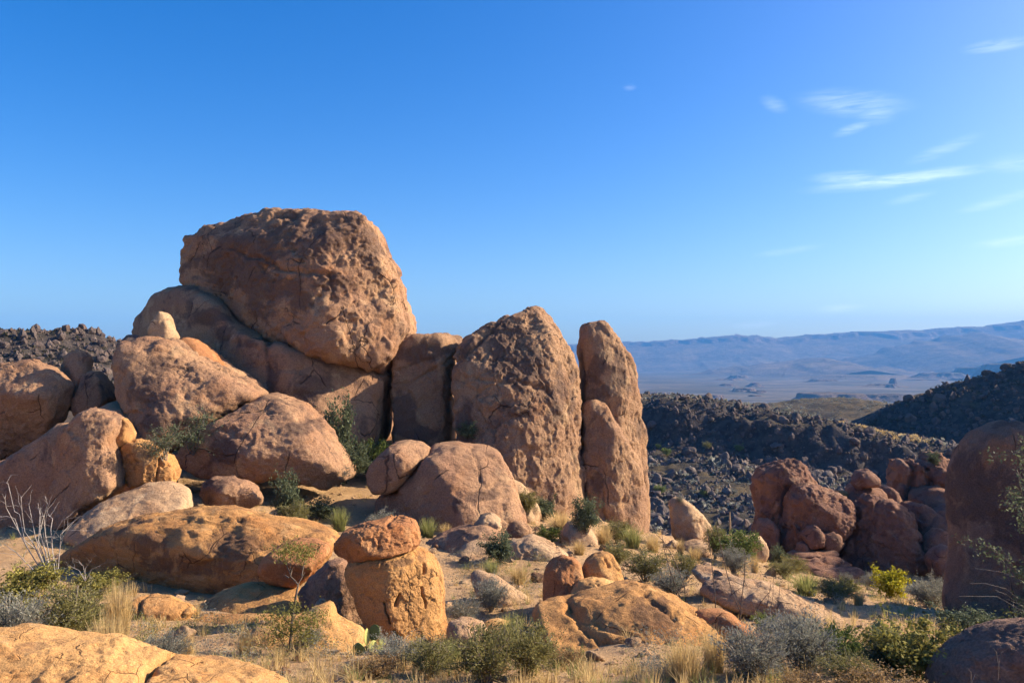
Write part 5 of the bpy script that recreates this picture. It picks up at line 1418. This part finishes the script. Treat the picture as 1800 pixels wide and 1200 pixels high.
# ------------------------------------------------------------------ loose ground cover
r_ = np.random.default_rng(21)


def rand_ground(n, y0, y1, half=0.72):
    y = y0 * (y1 / y0) ** r_.uniform(0, 1, n)
    x = y * r_.uniform(-half, half, n)
    return x, y, H(x, y)


def merge_copies(baseV, baseF, pos, scl, rotz, tone=None):
    n, m = len(pos), len(baseV)
    c, s_ = np.cos(rotz), np.sin(rotz)
    V = np.empty((n, m, 3), np.float32)
    V[:, :, 0] = (baseV[None, :, 0] * c[:, None] - baseV[None, :, 1] * s_[:, None]) * scl[:, 0:1] + pos[:, 0:1]
    V[:, :, 1] = (baseV[None, :, 0] * s_[:, None] + baseV[None, :, 1] * c[:, None]) * scl[:, 0:1] + pos[:, 1:2]
    V[:, :, 2] = baseV[None, :, 2] * scl[:, 1:2] + pos[:, 2:3]
    F = (baseF[None] + (np.arange(n) * m)[:, None, None]).reshape(-1, baseF.shape[1])
    return V.reshape(-1, 3), F


def stuff(name, parts, mat, smooth=False, label=None, cat=None, tone=True):
    Vs, Fs, Ts, n0 = [], [], [], 0
    for V, F, t in parts:
        Vs.append(V); Fs.append(F + n0); Ts.append(t); n0 += len(V)
    o = link(name, mesh_from(name, np.concatenate(Vs), np.concatenate(Fs), smooth, mat, {'tone': np.concatenate(Ts)} if tone else {'varnish_shade': np.zeros(n0)}), kind='stuff', label=label, cat=cat)
    return o


def tufts(name, n, y0, y1, h0, h1, mat, nb, label, seed, thr=0.0, lean=0.6):
    parts = []
    x, y, z = rand_ground(n, y0, y1)
    keep = fbm(np.stack([x * 0.35, y * 0.35, np.full(n, seed)], -1), 3) > thr
    x, y, z = x[keep], y[keep], z[keep]
    for k in range(4):
        V, F, t = blades(nb, r_, 0.6, lean, 0.022, 0.2, 2, 0.35)
        sel = np.arange(len(x)) % 4 == k
        hh = r_.uniform(h0, h1, sel.sum())
        ww = hh * r_.uniform(0.8, 1.5, sel.sum())
        A_, B_ = merge_copies(V, F, np.stack([x, y, z], -1)[sel], np.stack([ww, hh], -1), r_.uniform(0, 6.28, sel.sum()))
        parts.append((A_, B_, np.tile(t, sel.sum())))
    stuff(name, parts, M[mat], label=label, cat='grass')


tufts('dry_grass', 4600, 11, 60, 0.10, 0.42, 'dry', 16, 'thin dry grass scattered over the sandy ground', 1.0, -0.06)
tufts('green_grass', 2600, 11, 60, 0.10, 0.35, 'green_grass', 16, 'sparse greenish grass scattered over the sandy ground', 4.0, 0.08)


def low_scrub(name, n, y0, y1, mat, label, seed, thr, size=(0.18, 0.55)):
    parts = []
    x, y, z = rand_ground(n, y0, y1)
    keep = fbm(np.stack([x * 0.22, y * 0.22, np.full(n, seed)], -1), 3) > thr
    x, y, z = x[keep], y[keep], z[keep]
    for k in range(5):
        cn_ = r_.normal(size=(200, 3)) * np.array([0.26, 0.26, 0.22]) + np.array([0, 0, 0.35])
        cn_[:, 2] = np.abs(cn_[:, 2])
        V, F, t = leaves(cn_, 0.085, 0.26, r_, 0.7)
        sel = np.arange(len(x)) % 5 == k
        hh = r_.uniform(*size, sel.sum())
        A_, B_ = merge_copies(V, F, np.stack([x, y, z], -1)[sel], np.stack([hh * 1.3, hh], -1), r_.uniform(0, 6.28, sel.sum()))
        parts.append((A_, B_, np.tile(t, sel.sum())))
    stuff(name, parts, M[mat], label=label, cat='scrub')


low_scrub('low_scrub', 760, 12, 58, 'sage', 'low grey scrub dotted over the slope', 2.0, 0.02)
low_scrub('low_scrub', 760, 12, 58, 'olive', 'low olive scrub dotted over the slope', 7.0, 0.02)

# gravel and fist-sized stones
bm = bmesh.new()
bmesh.ops.create_icosphere(bm, subdivisions=1, radius=1.0)
i1v = np.array([q_.co[:] for q_ in bm.verts]); i1f = np.array([[w_.index for w_ in q_.verts] for q_ in bm.faces], np.int32)
bm.free()
parts = []
x, y, z = rand_ground(6000, 10.5, 50)
for k in range(5):
    bv = i1v * (1 + r_.uniform(-0.35, 0.25, (len(i1v), 1))) * np.array([1, 0.8, 0.6])
    sel = np.arange(len(x)) % 5 == k
    sz = np.exp(r_.normal(-3.5, 0.62, sel.sum())) * np.clip(y[sel] / 16, 0.8, 2.2)
    A_, B_ = merge_copies(bv, i1f, np.stack([x, y, z + 0.0], -1)[sel], np.stack([sz, sz], -1), r_.uniform(0, 6.28, sel.sum()))
    parts.append((A_, B_, np.zeros(len(A_))))
stuff('gravel', parts, M['pale'], False, 'loose gravel and pebbles on the sandy ground', 'gravel', tone=False)

# loose stones, many of them fallen close to the boulders
vs3, fs3 = ico(4)
SM = []
for k in range(7):
    n = r_.normal(size=(12, 3)); n /= np.linalg.norm(n, axis=1)[:, None]
    dd = r_.uniform(0.6, 0.95, 12)
    q = vs3 / np.maximum((vs3 @ n.T / dd).max(1), 0.8)[:, None] * np.array([1, r_.uniform(0.65, 0.95), r_.uniform(0.5, 0.8)])
    q += vs3 * (fbm(vs3 * 2 + k * 9, 4)[:, None] * 0.10)
    SM.append(mesh_from('stone', q, fs3, True, M[['pale', 'orange', 'tan', 'pale', 'rust', 'tan', 'pale'][k]], {'varnish_shade': np.zeros(len(q))}))
anchors = [o.location for kx, o in ROCKS.items() if 12 < o.location.y < 42]
done = 0
while done < 110:
    if r_.uniform() < 0.6:
        a_ = anchors[r_.integers(0, len(anchors))]
        x_, y_ = a_.x + r_.normal() * 1.6, a_.y - abs(r_.normal()) * 1.2 - 0.5
    else:
        y_ = 12 * (40 / 12) ** r_.uniform(); x_ = y_ * r_.uniform(-0.4, 0.62)
    hit, loc, nrm, *_ = scene.ray_cast(DG, Vector((x_, y_, 30)), Vector((0, 0, -1)))
    z_ = H(x_, y_)[0]
    if not hit or abs(loc.z - z_) > 0.12:
        continue
    s_ = min(math.exp(r_.normal(-2.1, 0.45)), 0.32) * min(1.6, max(0.8, y_ / 20))
    link('stone', SM[done % 7], loc=(x_, y_, z_ + s_ * 0.18), rot=(r_.uniform(-0.3, 0.3), r_.uniform(-0.3, 0.3), r_.uniform(0, 6.28)), scale=(s_, s_, s_), label='loose tan stone lying on the sandy slope between the boulders', cat='stone', group='loose stones on the sandy slope')
    done += 1

# ------------------------------------------------------------------ boulders and scrub on the far hillsides
v2, f2 = ico(3)
BM, BT = [], []
for k in range(8):
    n = r_.normal(size=(9, 3)); n /= np.linalg.norm(n, axis=1)[:, None]
    dd = r_.uniform(0.6, 0.95, 9)
    rr = 1 / np.maximum((v2 @ n.T / dd).max(1), 0.75)
    q = v2 * rr[:, None] * np.array([1, r_.uniform(0.7, 1.0), r_.uniform(0.6, 1.1)])
    q += v2 * fbm(v2 * 2.2 + k * 5, 3)[:, None] * 0.12
    BM.append(mesh_from('boulder', q, f2, False, M['dark'], {'varnish_shade': np.zeros(len(q))}))
    BT.append(mesh_from('boulder', q, f2, False, M['talus'], {'varnish_shade': np.zeros(len(q))}))


def pick_on(grid, n, w0, w1, x_lim=None):
    W_, X_ = grid.shape[:2]
    i = r_.integers(int(w0 * W_), int(w1 * W_), n)
    j = r_.integers(0, X_ - 1, n)
    return grid[i, j] + np.stack([r_.uniform(-0.4, 0.4, n), r_.uniform(-0.4, 0.4, n), np.zeros(n)], -1)


def in_view(p, m=30):
    a = 900 + FPX * p[:, 0] / p[:, 1]
    b = HORIZON - FPX * (p[:, 2] - EYE) / p[:, 1]
    return a, b


def see(p, a0, a1, b1=2000):
    a, b = in_view(p)
    return p[(a > a0) & (a < a1) & (b < b1)]


pt = see(pick_on(MID, 60000, 0.05, 0.49), 1110, 1720, 950)
pt = pt[fbm(pt / 14.0, 3) + 0.5 * fbm(pt / 4.0 + 9, 2) > r_.uniform(-0.5, 0.35, len(pt))]
pcl = see(pick_on(MID, 12000, 0.49, 0.69), 1110, 1720)
ptop = see(pick_on(MID, 12000, 0.69, 0.86), 1110, 1720)
pr = pick_on(RIGHT, 18000, 0.25, 0.70)
a, b = in_view(pr)
pr = pr[(a > 1480) & (a < 1850)]
pl_ = pick_on(LEFT, 26000, 0.1, 0.57)
a, b = in_view(pl_)
pl_ = pl_[(a > -60) & (a < 300)]


def sizes(n, mu=-0.55, sg=0.66):
    return np.exp(r_.normal(mu, sg, n))


allp = [pt[:4600], np.concatenate([pcl[:2400], ptop[:2000]]), pr[:2300], pl_[:2600]]
names = ['grey boulder in the talus below the dark cliff across the valley', 'dark boulder on the crest of the cliff across the valley', 'dark boulder on the shadowed hill rising to the right', 'dark boulder on the hillside behind the left boulders']
stone_names = ['loose grey stones of the talus across the valley', 'loose dark stones along the crest of the far cliff', 'loose dark stones over the hill on the right', 'loose dark stones over the hill on the left']
groups = ['boulders in the talus across the valley', 'boulders on the cliff crest across the valley', 'boulders on the right hill', 'boulders on the left hill']
counts = [80, 40, 35, 40]
mats = ['talus', 'dark', 'dark', 'dark']
mus = [-1.2, -1.35, -0.95, -1.35]
for pp, lab, gp, cnt, mk, mu, sn in zip(allp, names, groups, counts, mats, mus, stone_names):
    sz = sizes(len(pp), mu)
    od = np.argsort(-sz)
    for k in od[:cnt]:
        s_ = min(sz[k], {0: 1.5, 1: 1.6, 2: 1.7, 3: 0.85}[names.index(lab)])
        link('boulder', (BM if mk == 'dark' else BT)[k % 8], loc=(pp[k, 0], pp[k, 1], pp[k, 2] + s_ * 0.15), rot=(r_.uniform(-0.5, 0.5), r_.uniform(-0.5, 0.5), r_.uniform(0, 6.28)), scale=(s_, s_, s_ * r_.uniform(0.8, 1.4)), label=lab, cat='boulder', group=gp)
    rest = od[cnt:]
    parts = []
    for k in range(6):
        bv = i1v * (1 + r_.uniform(-0.4, 0.25, (len(i1v), 1)))
        s2 = rest[k::6]
        A_, B_ = merge_copies(bv, i1f, pp[s2], np.stack([sz[s2], sz[s2] * r_.uniform(0.7, 1.5, len(s2))], -1), r_.uniform(0, 6.28, len(s2)))
        parts.append((A_, B_, np.zeros(len(A_))))
    stuff('talus', parts, M[mk], False, sn, 'talus', tone=False)
prise = see(pick_on(RISE, 9000, 0.2, 0.7), 1250, 1720)[:1500]
for pp, lab in ((prise, 'scattered scrub over the low rise beyond the far cliff'), (np.concatenate([pt[5000:8200], ptop[2200:2900]]), 'grey-green scrub dotted over the slope across the valley'), (pr[2300:3400], 'dark scrub over the hill on the right'), (pl_[2600:3300], 'dark scrub over the hill on the left')):
    parts = []
    for k in range(5):
        cn_ = r_.normal(size=(16, 3)) * np.array([0.42, 0.42, 0.3]) + np.array([0, 0, 0.4])
        V, F, t = leaves(cn_, 0.75, 0.6, r_, 0.1)
        s2 = np.arange(len(pp))[k::5]
        if len(s2) == 0:
            continue
        hh = np.exp(r_.normal(-0.35, 0.35, len(s2))) * (0.5 if 'left' in lab else 0.8)
        A_, B_ = merge_copies(V, F, pp[s2], np.stack([hh, hh * 0.9], -1), r_.uniform(0, 6.28, len(s2)))
        parts.append((A_, B_, np.tile(t, len(s2))))
    if not parts:
        continue
    stuff('hillside_scrub', parts, M['scrub_dark' if 'dark' in lab else 'sage'], False, lab, 'scrub')
for i, (u, v, w, kd) in enumerate([(1157, 789, 12, 'bright'), (1171, 800, 18, 'bright'), (1299, 795, 18, 'bright'), (1160, 868, 22, 'bright'), (1236, 872, 15, 'bright'), (1243, 790, 18, 'olive'), (1195, 885, 18, 'sage'), (1290, 870, 14, 'sage')]):
    p = None
    hit, loc, *_ = scene.ray_cast(DG, EYEV, px_dir(u, v), distance=600)
    if hit:
        st, fo = protos(kd)[i % 2]
        m_ = loc.y / FPX
        e = link('shrub', None, loc=loc, scale=(w * m_, w * m_, w * m_ * 0.9), cat='shrub', group='green shrubs on the far talus',
                 label=['upper left small green shrub under the far cliff', 'left green shrub under the far cliff below the uppermost', 'green shrub under the middle of the far cliff', 'green shrub on the talus right of the slender fins', 'small green shrub in the middle of the far talus', 'olive shrub at the foot of the far cliff', 'greyish shrub on the talus above the shark-fin stone', 'greyish shrub on the far talus above the agave stalk'][i])
        link('foliage', fo, e)
# yellow grass on the bench above the far cliff
gp_ = pick_on(MID, 60000, 0.70, 0.86)
a, b = in_view(gp_)
gp_ = gp_[(a > 1470) & (a < 1640) & (b > 735) & (b < 790)][:700]
parts = []
for k in range(3):
    V, F, t = blades(9, r_, 0.6, 0.7, 0.10, 0.3, 1, 0.5)
    s2 = np.arange(len(gp_))[k::3]
    A_, B_ = merge_copies(V, F, gp_[s2], np.stack([np.full(len(s2), 1.3), r_.uniform(0.5, 1.0, len(s2))], -1), r_.uniform(0, 6.28, len(s2)))
    parts.append((A_, B_, np.tile(t, len(s2))))
if len(gp_) > 5:
    stuff('bench_grass', parts, M['dry'], False, 'yellow grass on the bench above the far cliff', 'grass')

# ------------------------------------------------------------------ haze in the air between here and the range
hz = NT_('haze_air')
pv = hz.node('ShaderNodeVolumePrincipled', {'Color': (0.13, 0.44, 1.0, 1), 'Density': 0.95e-4, 'Anisotropy': 0.0})
ho = hz.node('ShaderNodeOutputMaterial')
hz.l.new(pv.outputs[0], ho.inputs['Volume'])
x0, x1, y0, y1, z0, z1 = -11800.0, 11800.0, -120.0, 10600.0, -150.0, 560.0
hv = [(x, y, z) for z in (z0, z1) for y in (y0, y1) for x in (x0, x1)]
hf = [(0, 2, 3, 1), (4, 5, 7, 6), (0, 1, 5, 4), (2, 6, 7, 3), (0, 4, 6, 2), (1, 3, 7, 5)]
hme = bpy.data.meshes.new('haze')
hme.from_pydata(hv, [], hf)
hme.materials.append(hz.m)
link('haze', hme, kind='stuff')
